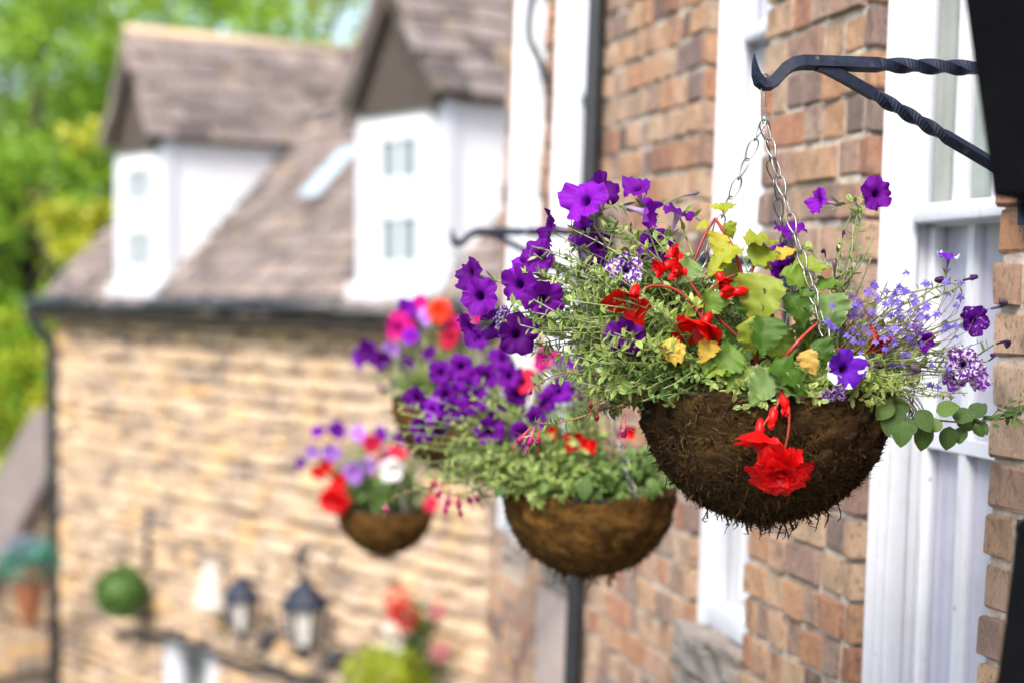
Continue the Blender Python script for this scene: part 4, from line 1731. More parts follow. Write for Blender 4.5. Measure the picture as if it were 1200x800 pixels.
# ---- right side petunias
pr = Plant('petunia_plant', 'leggy purple and white speckled petunias rising right of the chains, nearest basket', 'petunia', B1, (.07, 0))
for (x, y, dy, f, r, k, op) in (
        (958, 236, .0, (-.9, -.35, .1), .024, 'violet', .85), (1028, 227, -.01, (.15, -.95, .15), .0255, 'purple', 1),
        (925, 268, .03, (-.1, -.35, .9), .027, 'violet', .9), (915, 300, .06, (-.6, -.6, -.1), .022, 'purple', 1), (918, 315, .05, (.3, -.7, -.5), .02, 'purple', 1),
        (990, 432, -.19, (.15, -.97, .05), .0285, 'edge', 1), (978, 462, -.19, (-.1, -.6, -.75), .018, 'speck', .9),
        (1142, 376, -.03, (.1, -.95, .1), .0215, 'speck2', 1), (1112, 300, -.02, (.1, -.25, .95), .0165, 'edge', .95),
        (1128, 425, -.06, (-.3, -.85, .2), .026, 'speck', 1), (1146, 440, -.03, (.5, -.8, -.1), .024, 'speck', 1), (1120, 445, -.04, (0, -.7, -.6), .021, 'speck', 1), (1084, 400, -.08, (.2, -.8, -.3), .019, 'violet', .7), (1075, 385, -.05, (.4, -.6, .4), .015, 'speck', .9)):
    pl2 = pr.flower(k, P(x, y, Y1 + dy), f, r * 1.08, op, leaves=16 if y < 330 and x < 1060 else 9, objs=4)
for (x, y, dy, f, r, k) in ((988, 270, -.02, (0, -.3, 1), .008, 'wilt'), (967, 293, -.02, (-.1, -.3, 1), .008, 'wilt'), (978, 312, -.06, (-.1, -.4, .9), .014, 'bud'),
                            (1004, 240, -.01, (-.4, -.3, .8), .007, 'bud'), (1095, 330, -.03, (-.9, -.2, .1), .014, 'wilt'), (1145, 325, -.03, (.9, -.2, .2), .014, 'wilt'),
                            (1180, 358, -.01, (.9, -.2, .2), .016, 'wiltgrey'), (1182, 398, .0, (.8, -.3, .3), .013, 'wilt'), (1166, 418, -.02, (.5, -.5, .4), .009, 'wilt'),
                            (1078, 437, -.17, (.9, -.4, .1), .016, 'wiltgrey'), (1050, 460, -.13, (.5, -.6, -.4), .010, 'wilt'), (975, 330, -.05, (-.5, -.4, -.3), .012, 'wilt')):
    pr.flower(k, P(x, y, Y1 + dy), f, r, leaves=8, objs=2)
for (x, y, dy) in ((1000, 262, -.01), (985, 300, -.02), (1010, 290, 0), (992, 340, -.05), (1040, 330, 0), (1022, 300, .02), (970, 350, -.06), (1005, 375, -.04), (1024, 275, -.02)):
    tip = P(x, y, Y1 + dy)
    pr.grow(pr.path(tip, (.1, -.1, 1), .5), .0022, .001, 20, (.012, .024), .30, .25, objs=6)
for k in range(44):
    x, y = in_ellipse(1045, 442, 55, 26)
    tip = P(x, y, Y1 + rnd.uniform(-.18, -.02))
    pr.grow(pr.path(tip, (.5, -.5, .3), .35), .0015, .0008, 16, (.013, .026), .42, .35, objs=2)
for k in range(30):
    x, y = in_ellipse(1115, 425, 45, 45)
    tip = P(x, y, Y1 + rnd.uniform(-.10, .04))
    pr.grow(pr.path(tip, (.7, -.2, .3), .35), .0013, .0006, 9, (.009, .018), .34, .5, objs=2)
pr.done()

# ---- lobelia
lo = Plant('lobelia_plant', 'small blue violet lobelia on wiry stems at the right of the nearest basket', 'lobelia', B1, (.11, 0), 'leaf_green', 'stem_brown')
lob_n = 0
for k in range(150):
    x, y = in_ellipse(1030, 382, 58, 52) if k < 118 else in_ellipse(1090, 390, 60, 60)
    dy = rnd.uniform(-.14, .08)
    tip = P(x, y, Y1 + dy)
    pts = lo.path(tip, (.3, -.1, .8), .4)
    lo.grow(pts, .0009, .0005, 5, (.006, .013), .22, .3)
    for j in range(rnd.choice((1, 1, 2))):
        p = pts[-1 - j] + rvec(.004)
        f = Vector((rnd.uniform(-.6, .6), -.8, rnd.uniform(-.2, .7)))
        obj('lobelia_flower', LOB, lo.root, loc=p - lo.org, quat=f.normalized().to_track_quat('Z', 'Y'), scale=rnd.uniform(.0065, .0098))
for (x, y) in ((1062, 318), (1111, 343), (1100, 366), (1070, 345), (1052, 338), (1085, 355), (1125, 330)):
    tip = P(x, y, Y1 + rnd.uniform(-.05, .05))
    lo.grow(lo.path(tip, (.4, -.1, .8), .4), .0009, .0004, 9, (.005, .012), .25, .4)
    f = Vector((rnd.uniform(-.6, .6), -.7, .6))
    obj('lobelia_flower', LOB, lo.root, loc=tip - lo.org, quat=f.normalized().to_track_quat('Z', 'Y'), scale=.0085)
lo.done()
dg = MB(lo.org)
for k in range(42):
    x = rnd.uniform(1038, 1075)
    st = P(x, rnd.uniform(455, 470), Y1 - rnd.uniform(-.03, .10))
    pts = [st]
    for j in range(rnd.randint(3, 6)):
        pts.append(pts[-1] + Vector((rnd.gauss(.003, .005), rnd.gauss(0, .004), -rnd.uniform(.005, .014))))
    dg.sweep(pts, .0006, 3)
    add_leaf(dg, pts[-1], rvec() + Vector((0, 0, -1)), (1, 0, 0), .008, .003)
obj('dead_stems', dg.mesh('dead_stems', M['stem_dark']), lo.root, kind='stuff', label='dark wiry dead stems hanging below the rim')

# ---- trailing plant with glossy oval leaves, right
tr = Plant('trailing_leaf_plant', 'dark green oval leaved stem trailing far right from the nearest basket', 'plant', B1, (.15, -.05), 'leaf_green', 'stem')
main = smooth_path([B1.c + Vector((.13, -.10, .01)), P(1050, 462, Y1 - .12), P(1085, 488, Y1 - .10), P(1130, 494, Y1 - .06), P(1170, 490, Y1 - .03), P(1200, 480, Y1), P(1222, 470, Y1 + .02)], 5)
tr.grow(main, .0020, .0010, 0)
for (x, y, dy, sz, ang) in ((1050, 476, -.12, 34, 250), (1064, 470, -.11, 34, 200), (1058, 492, -.13, 30, 265), (1076, 480, -.12, 28, 300), (1083, 496, -.11, 31, 268), (1097, 482, -.10, 26, 20),
                            (1113, 499, -.09, 28, 265), (1116, 488, -.09, 26, 10), (1120, 492, -.08, 24, 340), (1135, 486, -.07, 24, 30), (1140, 498, -.07, 18, 320), (1072, 492, -.12, 26, 220), (1104, 494, -.10, 22, 200),
                            (1128, 500, -.08, 20, 250), (1045, 470, -.13, 26, 230), (1148, 494, -.06, 17, 300), (1146, 486, -.06, 16, 60)):
    d = Vector((math.cos(R(ang)), rnd.uniform(-.4, .1), math.sin(R(ang))))
    obj('leaf', ROUND[rnd.randrange(3)], tr.root, loc=P(x, y, Y1 + dy) - tr.org, quat=orient(d, Vector((rnd.uniform(-.3, .3), -.8, .5))), scale=sz / 776)
for k in range(58):
    i = rnd.randrange(14, len(main))
    p = main[i] + rvec(.003)
    d = rvec() + Vector((.5, 0, .2))
    obj('leaf', ROUND[k % 3], tr.root, loc=p - tr.org, quat=orient(d, Vector((0, -.6, .8)) + rvec(.3)), scale=(.010, .017 * rnd.uniform(.6, 1.1), .012))
for (x0, y0, x1, y1) in ((1195, 482, 1200, 455), (1118, 490, 1116, 455), (1160, 490, 1186, 470), (1116, 460, 1132, 440)):
    tr.grow(smooth_path([P(x0, y0, Y1 - .02), P((x0 + x1) / 2 - 3, (y0 + y1) / 2, Y1 - .02), P(x1, y1, Y1 - .01)], 4), .0013, .0008, 9, (.008, .016), .4, .3)
tr.done()

# ---- begonia
bg_ = Plant('begonia_plant', 'red begonia with serrated lime and green leaves in the middle of the nearest basket', 'begonia', B1, (0, -.05), 'leaf_beg', 'stem_red')


def rstem(pts, r0, r1):
    w = smooth_path([P(x, y, Y1 + d) for (x, y, d) in pts], 6)
    n = len(w)
    b = MB(bg_.org)
    b.sweep(w, [(r0 + (r1 - r0) * i / (n - 1)) * .8 * (1 + .12 * math.sin(i * 1.7)) for i in range(n)], 8)
    obj('stem', b.mesh('stem', M['stem_red']), bg_.root)


for pts, r0, r1 in (([(888, 452, -.06), (886, 420, -.09), (878, 370, -.10), (868, 318, -.09), (856, 285, -.07), (838, 256, -.06)], .0055, .003),
                    ([(806, 330, -.08), (815, 302, -.08), (826, 276, -.07), (838, 256, -.06)], .0028, .0024),
                    ([(875, 345, -.09), (884, 308, -.07), (890, 280, -.06)], .003, .002),
                    ([(895, 450, -.09), (925, 412, -.12), (952, 384, -.11), (972, 372, -.10)], .0052, .0024),
                    ([(945, 410, -.12), (965, 412, -.13), (985, 408, -.13)], .002, .0015),
                    ([(860, 440, -.08), (838, 395, -.12), (800, 345, -.11), (765, 335, -.11), (745, 348, -.12)], .0042, .002),
                    ([(822, 375, -.12), (828, 345, -.11), (848, 328, -.10), (862, 322, -.1)], .0022, .0016),
                    ([(868, 398, -.1), (830, 360, -.1), (800, 318, -.09)], .003, .002),
                    ([(915, 455, -.19), (912, 472, -.205), (900, 490, -.21), (888, 508, -.21)], .0030, .0022),
                    ([(915, 455, -.19), (924, 475, -.21), (924, 505, -.215), (917, 536, -.215)], .0028, .0020),
                    ([(985, 353, -.06), (1003, 352, -.06), (1015, 365, -.06), (1024, 392, -.07)], .0018, .0016),
                    ([(876, 360, -.1), (862, 345, -.11), (856, 342, -.12)], .002, .0016)):
    rstem(pts, r0, r1)

LEAVES = [  # x, y of base, depth, length px, direction in the picture (deg), mesh kind, face
    (848, 244, -.06, 26, 160, 'leaf_lime'), (846, 248, -.06, 26, 40, 'leaf_lime'), (850, 262, -.07, 30, 300, 'leaf_lime'),
    (872, 282, -.08, 58, 12, 'leaf_lime'), (866, 290, -.09, 62, 205, 'leaf_lime'), (848, 275, -.075, 40, 245, 'leaf_lime'), (880, 306, -.09, 52, 25, 'leaf_lime'), (884, 298, -.06, 40, -30, 'leaf_lime'),
    (845, 300, -.09, 42, 230, 'leaf_lime'), (830, 262, -.06, 24, 190, 'leaf_lime'),
    (905, 325, -.11, 72, 250, 'leaf_beg'), (915, 320, -.09, 58, -28, 'leaf_beg'), (880, 330, -.10, 60, 275, 'leaf_beg'), (868, 318, -.07, 45, 200, 'leaf_beg'),
    (898, 372, -.13, 52, 262, 'leaf_beg'), (862, 408, -.15, 50, 225, 'leaf_beg'), (968, 345, -.10, 58, 275, 'leaf_var'), (930, 318, -.06, 48, 20, 'leaf_beg'),
    (905, 425, -.17, 66, -28, 'leaf_beg'), (910, 442, -.19, 50, 222, 'leaf_var'), (908, 445, -.19, 50, -22, 'leaf_var'), (955, 400, -.15, 34, -60, 'leaf_beg'),
    (838, 405, -.14, 40, 250, 'leaf_beg'), (850, 425, -.14, 36, 200, 'leaf_beg'), (880, 435, -.15, 40, 210, 'leaf_beg'), (812, 305, -.09, 38, 235, 'leaf_var'), (835, 340, -.11, 44, 255, 'leaf_beg'), (820, 350, -.1, 40, 220, 'leaf_beg'),
    (842, 385, -.12, 46, 200, 'leaf_beg'), (870, 378, -.13, 46, 300, 'leaf_beg'), (925, 345, -.10, 50, 300, 'leaf_beg'), (940, 350, -.08, 40, 0, 'leaf_beg'), (815, 375, -.10, 34, 265, 'leaf_beg'), (960, 340, -.07, 36, 30, 'leaf_beg'),
    (778, 400, -.15, 34, 300, 'leaf_yellow'), (830, 398, -.15, 32, 250, 'leaf_yellow'), (946, 410, -.17, 34, 290, 'leaf_yellow'), (795, 402, -.15, 26, 275, 'leaf_yellow'), (908, 300, -.05, 30, 30, 'leaf_yellow'),
    (910, 385, -.06, 60, 290, 'leaf_beg'), (880, 390, -.05, 60, 240, 'leaf_beg'), (930, 380, -.05, 55, 320, 'leaf_beg')]
for (x, y, dy, ln, ang, key) in LEAVES:
    ya = rnd.uniform(-.45, .05)
    d = Vector((math.cos(R(ang)), ya, math.sin(R(ang))))
    face = Vector((rnd.uniform(-.5, .5), -.65 + rnd.uniform(-.2, .35), .75))
    if abs(math.sin(R(ang))) > .7:
        face = Vector((rnd.uniform(-.3, .3), -.95, .35))
    s = ln / 776 * (.66 if key == 'leaf_lime' else .84)
    obj('leaf', BEG[key][rnd.randrange(3)], bg_.root, loc=P(x, y, Y1 + dy) - bg_.org, quat=orient(d, face), scale=(s * rnd.uniform(.85, 1.1), s, s))
for (x, y, dy, ax, sz, k) in ((742, 346, -.12, (-.35, -.55, -.75), .046, 'open'), (826, 378, -.14, (-.5, -.4, -.75), .054, 'open'), (890, 506, -.21, (-.15, -.35, -.9), .046, 'open'),
                              (914, 552, -.215, (-.05, -.75, -.55), .045, 'double'), (1026, 398, -.08, (.2, -.5, -.7), .026, 'open'), (800, 318, -.09, (-.8, -.4, .2), .022, 'single'),
                              (845, 326, -.10, (.3, -.5, -.6), .019, 'single'), (862, 342, -.12, (-.9, -.3, -.1), .024, 'bud'), (780, 312, -.09, (-.8, -.4, -.3), .022, 'single'),
                              (920, 474, -.21, (.1, -.2, -.95), .018, 'bud'), (905, 492, -.21, (-.2, -.3, -.9), .013, 'bud'), (795, 300, -.085, (-.6, -.3, .5), .018, 'single')):
    begonia_flower(bg_.root, bg_.org, P(x, y, Y1 + dy), ax, sz, k)
bg_.done()

# ---- fuchsia trailing left
fu = Plant('fuchsia_plant', 'trailing fuchsia with pink red pendant flowers under the left side, nearest basket', 'fuchsia', B1, (-.15, -.05), 'leaf_green', 'stem_fuchsia')


def fuchsia_flower(plant, pos, ln, red, tilt=0.0):
    sep, cor = FU[0 if red else 1]
    qq = Quaternion((0, 1, 0), tilt) @ Quaternion((0, 0, 1), rnd.uniform(0, 6))
    o = obj('fuchsia_flower', sep, plant.root, loc=Vector(pos) - plant.org, quat=qq, scale=(ln * .8, ln * .8, ln))
    obj('corolla', cor, o)


fm_ = smooth_path([B1.c + Vector((-.165, -.07, .01)), P(735, 470, Y1 - .09), P(705, 480, Y1 - .10), P(675, 490, Y1 - .10), P(645, 496, Y1 - .10), P(625, 494, Y1 - .10)], 5)
fu.grow(fm_, .0022, .0010, 60, (.010, .022), .40, .15, objs=16, small=SMALLG)
f2 = smooth_path([B1.c + Vector((-.165, -.05, .015)), P(720, 440, Y1 - .09), P(690, 440, Y1 - .10), P(662, 436, Y1 - .1), P(640, 444, Y1 - .1), P(628, 452, Y1 - .1)], 5)
fu.grow(f2, .0018, .0008, 30, (.012, .026), .42, .2, objs=10, small=SMALLG)
for k in range(16):
    x, y = in_ellipse(705, 470, 38, 16)
    fu.grow(fu.path(P(x, y, Y1 - rnd.uniform(.06, .13)), (-.8, -.3, -.1), .25), .0014, .0008, 12, (.010, .020), .42, .4, objs=3, small=SMALLG)
for (x, y, ln, red, ti) in ((628, 497, .046, False, .35), (622, 500, .042, True, .7), (632, 502, .034, True, .1), (700, 476, .030, True, .05), (732, 486, .046, False, .05), (625, 448, .026, True, .3), (694, 465, .022, True, .2), (706, 470, .02, False, -.2)):
    fuchsia_flower(fu, P(x, y, Y1 - .10), ln, red, ti)
fu.done()


# ------------------------------------------------------------------ the other baskets
def planting(B, label, flowers, blobs, leaf='leaf_pet', rscale=1.0, ln=(.012, .026)):
    q = Plant('petunia_plant', label, 'petunia', B, (-.05, 0), leaf)
    Yb = B.c.y
    for (x, y, dy, f, r, k) in flowers:
        q.flower(k, P(x, y, Yb + dy), f, r, 1.0, leaves=8, objs=1)
    for (cx, cy, rx, ry, n, dy0, dy1) in blobs:
        for k in range(n):
            x, y = in_ellipse(cx, cy, rx, ry)
            tip = P(x, y, Yb + rnd.uniform(dy0, dy1))
            out = tip - B.c
            q.grow(q.path(tip, (out.x, out.y * .4, abs(out.z) * .4 + .06), .4), .002, .001, 18, ln, .38, .35, objs=1)
    q.done()
    return q


def fw(a=.4):
    return (rnd.uniform(-a - .2, a - .1), -.85, rnd.uniform(-.15, .45))


p2 = planting(B2, 'purple petunias with pale grey green foliage in the blurred second basket', [
    (487, 467, -.03, (-.5, -.8, 0), .029, 'purple'), (496, 504, -.04, (-.3, -.9, -.1), .032, 'purple'), (513, 500, -.02, (.2, -.8, -.2), .026, 'purple'), (517, 436, 0, fw(), .029, 'violet'), (568, 442, 0, fw(), .032, 'purple'),
    (586, 420, .02, fw(), .030, 'purple'), (522, 462, -.02, fw(), .030, 'purple'), (548, 450, 0, fw(), .026, 'violet'), (574, 507, -.12, (-.1, -.95, 0), .032, 'purple'), (584, 487, -.09, (.2, -.9, .3), .024, 'purple'), (612, 508, -.14, (.1, -.9, -.1), .030, 'purple'),
    (640, 472, -.06, (.5, -.8, 0), .024, 'purple'), (606, 460, -.05, (-.1, -.9, .2), .028, 'violet'), (613, 446, -.06, (.1, -.9, .4), .026, 'pinkred'), (655, 458, -.05, fw(), .028, 'violet'), (660, 430, .02, fw(), .028, 'purple'), (675, 455, 0, fw(), .026, 'purple'), (560, 395, .05, fw(), .028, 'purple'), (640, 420, .05, fw(), .028, 'magenta'), (540, 430, -.06, fw(), .03, 'purple'), (530, 480, -.08, fw(), .03, 'violet'), (555, 470, -.1, fw(), .03, 'purple'), (598, 440, -.08, fw(), .028, 'purple'), (625, 490, -.12, fw(), .028, 'violet'), (505, 480, -.05, fw(), .028, 'violet')],
    [(540, 500, 90, 55, 85, -.14, .08), (610, 520, 80, 50, 85, -.18, .08), (560, 555, 65, 28, 40, -.17, 0), (650, 490, 60, 70, 55, -.1, .1), (640, 565, 70, 22, 36, -.19, -.08)], ln=(.015, .032))
g2 = Plant('green_foliage_plant', 'bright green leafy plants on the right rim of the blurred second basket', 'plant', B2, (.05, -.03), 'leaf_green', 'stem')
for k in range(95):
    x, y = in_ellipse(722, 553, 68, 34)
    tip = P(x, y, B2.c.y + rnd.uniform(-.17, .08))
    g2.grow(g2.path(tip, (rnd.gauss(0, .4), -.4, .5), .4), .002, .001, 16, (.014, .030), .45, .35, objs=2, small=SMALLG)
for (x, y, a, s) in ((685, 560, 268, .042), (760, 560, 300, .026), (640, 566, 240, .022), (590, 568, 230, .028), (778, 563, -20, .026)):
    obj('leaf', ROUND[1], g2.root, loc=P(x, y, B2.c.y - .175) - g2.org, quat=orient((math.cos(R(a)), -.3, math.sin(R(a))), (0, -.9, .4)), scale=s)
for (x, y, s) in ((673, 516, .026), (690, 520, .02), (735, 505, .022), (645, 505, .018)):
    begonia_flower(g2.root, g2.org, P(x, y, B2.c.y - .1), (-.1, -.8, -.2), s, 'open')
g2.done()
fu2 = Plant('fuchsia_plant', 'pink and white fuchsia hanging left of the blurred second basket', 'fuchsia', B2, (-.15, -.04), 'leaf_green', 'stem_fuchsia')
fm2 = smooth_path([B2.c + Vector((-.16, -.06, .01)), P(575, 562, B2.c.y - .08), P(545, 560, B2.c.y - .09), P(515, 568, B2.c.y - .09), P(470, 578, B2.c.y - .09), P(452, 590, B2.c.y - .09)], 5)
fu2.grow(fm2, .0022, .0012, 40, (.014, .028), .42, .2, objs=6, small=SMALLG)
for (x, y, ln, red, ti) in ((516, 562, .05, False, .1), (528, 572, .055, False, .2), (536, 575, .05, True, -.1), (524, 580, .05, False, .1), (545, 570, .05, False, -.3), (552, 572, .045, False, -.5), (454, 586, .032, False, .2), (512, 556, .04, True, .4), (538, 590, .035, True, -.2)):
    fuchsia_flower(fu2, P(x, y, B2.c.y - .09), ln, red, ti)
fu2.done()

p4 = planting(B4, 'purple and magenta petunias in the half hidden third basket', [
    (430, 412, -.02, (-.6, -.7, 0), .036, 'purple'), (447, 422, -.05, (-.2, -.9, -.1), .033, 'purple'), (420, 422, .02, (-.7, -.5, 0), .028, 'violet'), (477, 428, -.06, fw(), .026, 'purple'), (468, 383, -.03, fw(), .045, 'magenta'), (481, 394, -.06, fw(), .028, 'violet'),
    (476, 362, .02, fw(), .030, 'violet'), (500, 372, .02, fw(), .028, 'lilac'), (526, 395, -.06, fw(), .036, 'pinkred'), (530, 378, -.02, fw(), .030, 'magenta'), (503, 413, -.12, fw(), .022, 'purple'), (520, 437, -.14, fw(), .032, 'violet'), (458, 410, .03, fw(), .030, 'lilac'),
    (492, 355, .04, fw(), .026, 'magenta'), (555, 372, .0, fw(), .03, 'magenta'), (548, 395, 0, fw(), .03, 'violet'), (580, 385, 0, fw(), .03, 'purple'), (600, 400, 0, fw(), .03, 'magenta')],
    [(500, 420, 60, 45, 60, -.16, .08), (470, 440, 35, 28, 26, -.12, .02), (560, 420, 50, 50, 36, -.1, .1)])
b4 = Plant('begonia_plant', 'orange red begonia at the top of the half hidden third basket', 'begonia', B4, (0, -.03), 'leaf_beg', 'stem_red')
begonia_flower(b4.root, b4.org, P(515, 365, B4.c.y - .06), (-.1, -.9, .2), .038, 'double', PETAL_OR)
b4.grow(b4.path(P(516, 372, B4.c.y - .04), (0, -.6, .6), .5), .004, .002, 6, (.03, .05), .5, .4)
b4.done()

p3 = planting(B3, 'lilac and purple petunias in the small blurred far basket', [
    (372, 505, .02, fw(), .026, 'violet'), (366, 530, 0, fw(), .026, 'lilac'), (395, 503, .02, fw(), .036, 'violet'), (388, 530, -.06, fw(), .036, 'lilac'), (413, 554, -.15, fw(), .042, 'lilac'), (420, 507, .02, fw(), .032, 'lilac'),
    (436, 520, -.05, fw(), .036, 'pinkred'), (446, 508, .04, fw(), .034, 'violet'), (452, 540, -.10, fw(), .036, 'magenta'), (466, 530, -.08, fw(), .034, 'pinkred'), (460, 550, -.13, (0, -.95, .1), .044, 'white'), (432, 545, -.1, fw(), .03, 'lilac'), (470, 512, 0, fw(), .03, 'violet'), (352, 543, .02, fw(), .022, 'violet'),
    (485, 520, 0, fw(), .03, 'lilac'), (502, 535, 0, fw(), .03, 'violet'), (505, 590, -.08, fw(), .028, 'pinkred')],
    [(430, 555, 60, 35, 50, -.16, .06), (400, 540, 40, 30, 30, -.1, .05), (480, 555, 40, 35, 34, -.12, .06), (430, 578, 45, 18, 24, -.17, -.05)], 'leaf_green', ln=(.016, .034))
b3 = Plant('begonia_plant', 'bright red begonia hanging over the left rim of the small far basket', 'begonia', B3, (-.08, -.04), 'leaf_beg', 'stem_red')
for (x, y, s, k) in ((392, 586, .058, 'double'), (374, 552, .036, 'open'), (398, 562, .04, 'open'), (384, 545, .036, 'open')):
    begonia_flower(b3.root, b3.org, P(x, y, B3.c.y - .15), (-.3, -.85, -.2), s, k)
b3.grow(b3.path(P(394, 570, B3.c.y - .13), (-.5, -.6, -.2), .4), .004, .002, 6, (.03, .05), .5, .4)
b3.done()


# ------------------------------------------------------------------ street lamp close on the right
def build_lamp_post():
    Yp = 1.82
    c = P(1292, 335, Yp)
    gz = ground_z(c.x, c.y)
    root = thing('lamp_post', 'black lamp post close to the camera, cut off by the right edge', 'lamp post', (c.x, c.y, gz))
    k = FPX / Yp

    def z(py):
        return EYE + (335 - py) / k - gz

    def w(px):
        return (1292 - px) / k
    b = MB()
    b.lathe([(.16, 0), (.16, .12), (.13, .2), (w(1166), z(860)), (w(1178), z(800)), (w(1187), z(720)), (w(1196), z(640)), (w(1199), z(632)), (w(1196), z(622)), (w(1212), z(606)), (w(1226), z(560)), (w(1228), z(300)), (w(1205), z(262)), (w(1192), z(238)), (w(1205), z(232))], 32)
    obj('post', b.mesh('post', M['black']), root)
    b = MB()
    b.lathe([(w(1166), z(231)), (w(1163), z(226)), (w(1128), z(0)), (w(1100), z(-190)), (w(1092), z(-200))], 6, Matrix.Rotation(R(0), 4, 'Z'))
    obj('lantern_body', b.mesh('lantern_body', M['black'], False), root)
    b = MB()
    b.lathe([(w(1085), z(-201)), (w(1085), z(-215)), (w(1200), z(-300)), (w(1255), z(-330)), (w(1270), z(-370)), (w(1290), z(-390))], 6)
    obj('lantern_cap', b.mesh('lantern_cap', M['black'], False), root)


build_lamp_post()


# ------------------------------------------------------------------ things on and by the stone house
def leaf_ball(b, c, r, n, ln, rng, fill=.25, squash=1.0):
    for k in range(n):
        d = Vector((rng.gauss(0, 1), rng.gauss(0, 1), rng.gauss(0, 1))).normalized()
        rr = r * (1 - fill * rng.random() ** 2)
        p = Vector(c) + Vector((d.x * rr, d.y * rr, d.z * rr * squash))
        t = d + Vector((rng.gauss(0, .6), rng.gauss(0, .6), rng.gauss(0, .6)))
        add_leaf(b, p, t, d.orthogonal() + d, ln * rng.uniform(.7, 1.3), ln * .5, .1, .1)


def build_topiary(px, py, r, label):
    rng = random.Random(int(px))
    c = wall_pt(px, py, .36)
    root = thing('topiary_ball', label, 'topiary', c)
    b = MB()
    b.lathe([(.01, -r * .86), (r * .5, -r * .72), (r * .82, -r * .3), (r * .86, 0), (r * .8, r * .35), (r * .5, r * .7), (.01, r * .86)], 14)
    obj('core', b.mesh('core', M['topiary']), root)
    b = MB()
    leaf_ball(b, (0, 0, 0), r, 1500, .05, rng)
    obj('foliage', b.mesh('foliage', M['topiary']), root, kind='stuff')
    b = MB()
    b.sweep([Vector((0, 0, r * .8)), Vector((0, 0, r * 1.5))], .008, 6)
    b.sweep([Vector((0, 0, r * 1.5)), -NH * .36 + Vector((0, 0, r * 1.5))], .012, 6)
    b.sweep([Vector((0, 0, -r * .8)), Vector((0, 0, -r * 1.0)), -NH * .18 + Vector((0, 0, -r * 1.15)), -NH * .33 + Vector((0, 0, -r * 1.2))], .02, 6)
    obj('hanger', b.mesh('hanger', M['pipe']), root)


build_topiary(142, 693, .245, 'round clipped green topiary ball hanging on the stone house wall')
build_topiary(-12, 745, .25, 'dark green topiary ball cut off at the left edge, under the cone planter')


def build_lantern(px, py, h, label, hang):
    c = wall_pt(px, py, .32)
    root = thing('wall_lantern', label, 'lantern', c, 'black lanterns on the stone house')
    b = MB()
    b.lathe([(h * .27, h * .20), (h * .30, h * .17), (h * .30, h * .22), (h * .16, h * .42), (h * .07, h * .50), (h * .03, h * .56), (.004, h * .62)], 6)
    obj('cap', b.mesh('cap', M['iron'], False), root)
    b = MB()
    for k in range(6):
        a = 2 * math.pi * k / 6
        p0 = Vector((h * .25 * math.cos(a), h * .25 * math.sin(a), h * .18))
        p1 = Vector((h * .15 * math.cos(a), h * .15 * math.sin(a), -h * .30))
        b.sweep([p0, p1], .014, 4)
    b.lathe([(.01, -h * .50), (h * .06, -h * .44), (h * .10, -h * .36), (h * .17, -h * .31), (h * .17, -h * .28), (h * .05, -h * .27)], 6)
    obj('frame', b.mesh('frame', M['iron'], False), root)
    b = MB()
    b.lathe([(h * .14, -h * .29), (h * .235, h * .17)], 6)
    obj('glass', b.mesh('glass', M['lamp_glass'], False), root)
    b = MB()
    if hang:
        b.sweep(smooth_path([Vector((0, 0, h * .55)), Vector((0, 0, h * .80)), -NH * .12 + Vector((0, 0, h * .92)), -NH * .32 + Vector((0, 0, h * .80))], 5), .022, 6)
        b.sweep(smooth_path([Vector((0, 0, h * .62)), NH * .07 + Vector((0, 0, h * .8)), Vector((0, 0, h * .95))], 5), .02, 6)
    else:
        b.sweep(smooth_path([Vector((0, 0, -h * .48)), Vector((0, 0, -h * .62)), -NH * .15 + Vector((0, 0, -h * .66)), -NH * .32 + Vector((0, 0, -h * .5))], 5), .022, 6)
    obj('bracket', b.mesh('bracket', M['iron']), root)


build_lantern(283, 716, .58, 'smaller black lantern on an upright bracket, beside the white shade', False)
build_lantern(357, 728, .68, 'larger black lantern hanging from a scrolled bracket below the small far basket', True)


def build_spot(px, py, r, label):
    c = wall_pt(px, py, .25)
    root = thing('spotlight', label, 'spotlight', c, 'small black spotlights on the stone house')
    ax = (NH + Vector((.1, 0, -.7))).normalized()
    b = MB()
    mx = ax.to_track_quat('Z', 'Y').to_matrix().to_4x4()
    b.lathe([(r * .35, -r * 1.1), (r * .75, -r * .9), (r * .9, 0), (r, r * .9), (r * .85, r * .85), (r * .4, r * .6)], 14, mx)
    obj('head', b.mesh('head', M['pipe']), root)
    b = MB()
    b.sweep([Vector((0, 0, 0)), -NH * .12 + Vector((0, 0, .04)), -NH * .25], .02, 6)
    obj('arm', b.mesh('arm', M['pipe']), root)


build_spot(316, 748, .075, 'small black spotlight between the two lanterns')
build_spot(393, 772, .085, 'small black spotlight right of the larger lantern')

# white cone shade
c = wall_pt(248, 684, .22)
ws = thing('wall_lamp', 'white cone shaped lamp shade on the stone wall left of the lanterns', 'lamp', c)
b = MB()
b.lathe([(.185, -.20), (.175, -.19), (.12, .0), (.075, .15), (.03, .19), (.02, .2)], 20)
obj('shade', b.mesh('shade', M['cream_shade']), ws)
b = MB()
b.sweep([Vector((0, 0, .24)), Vector((0, 0, .30)), -NH * .2 + Vector((0, 0, .30))], .014, 6)
obj('arm', b.mesh('arm', M['steel']), ws)

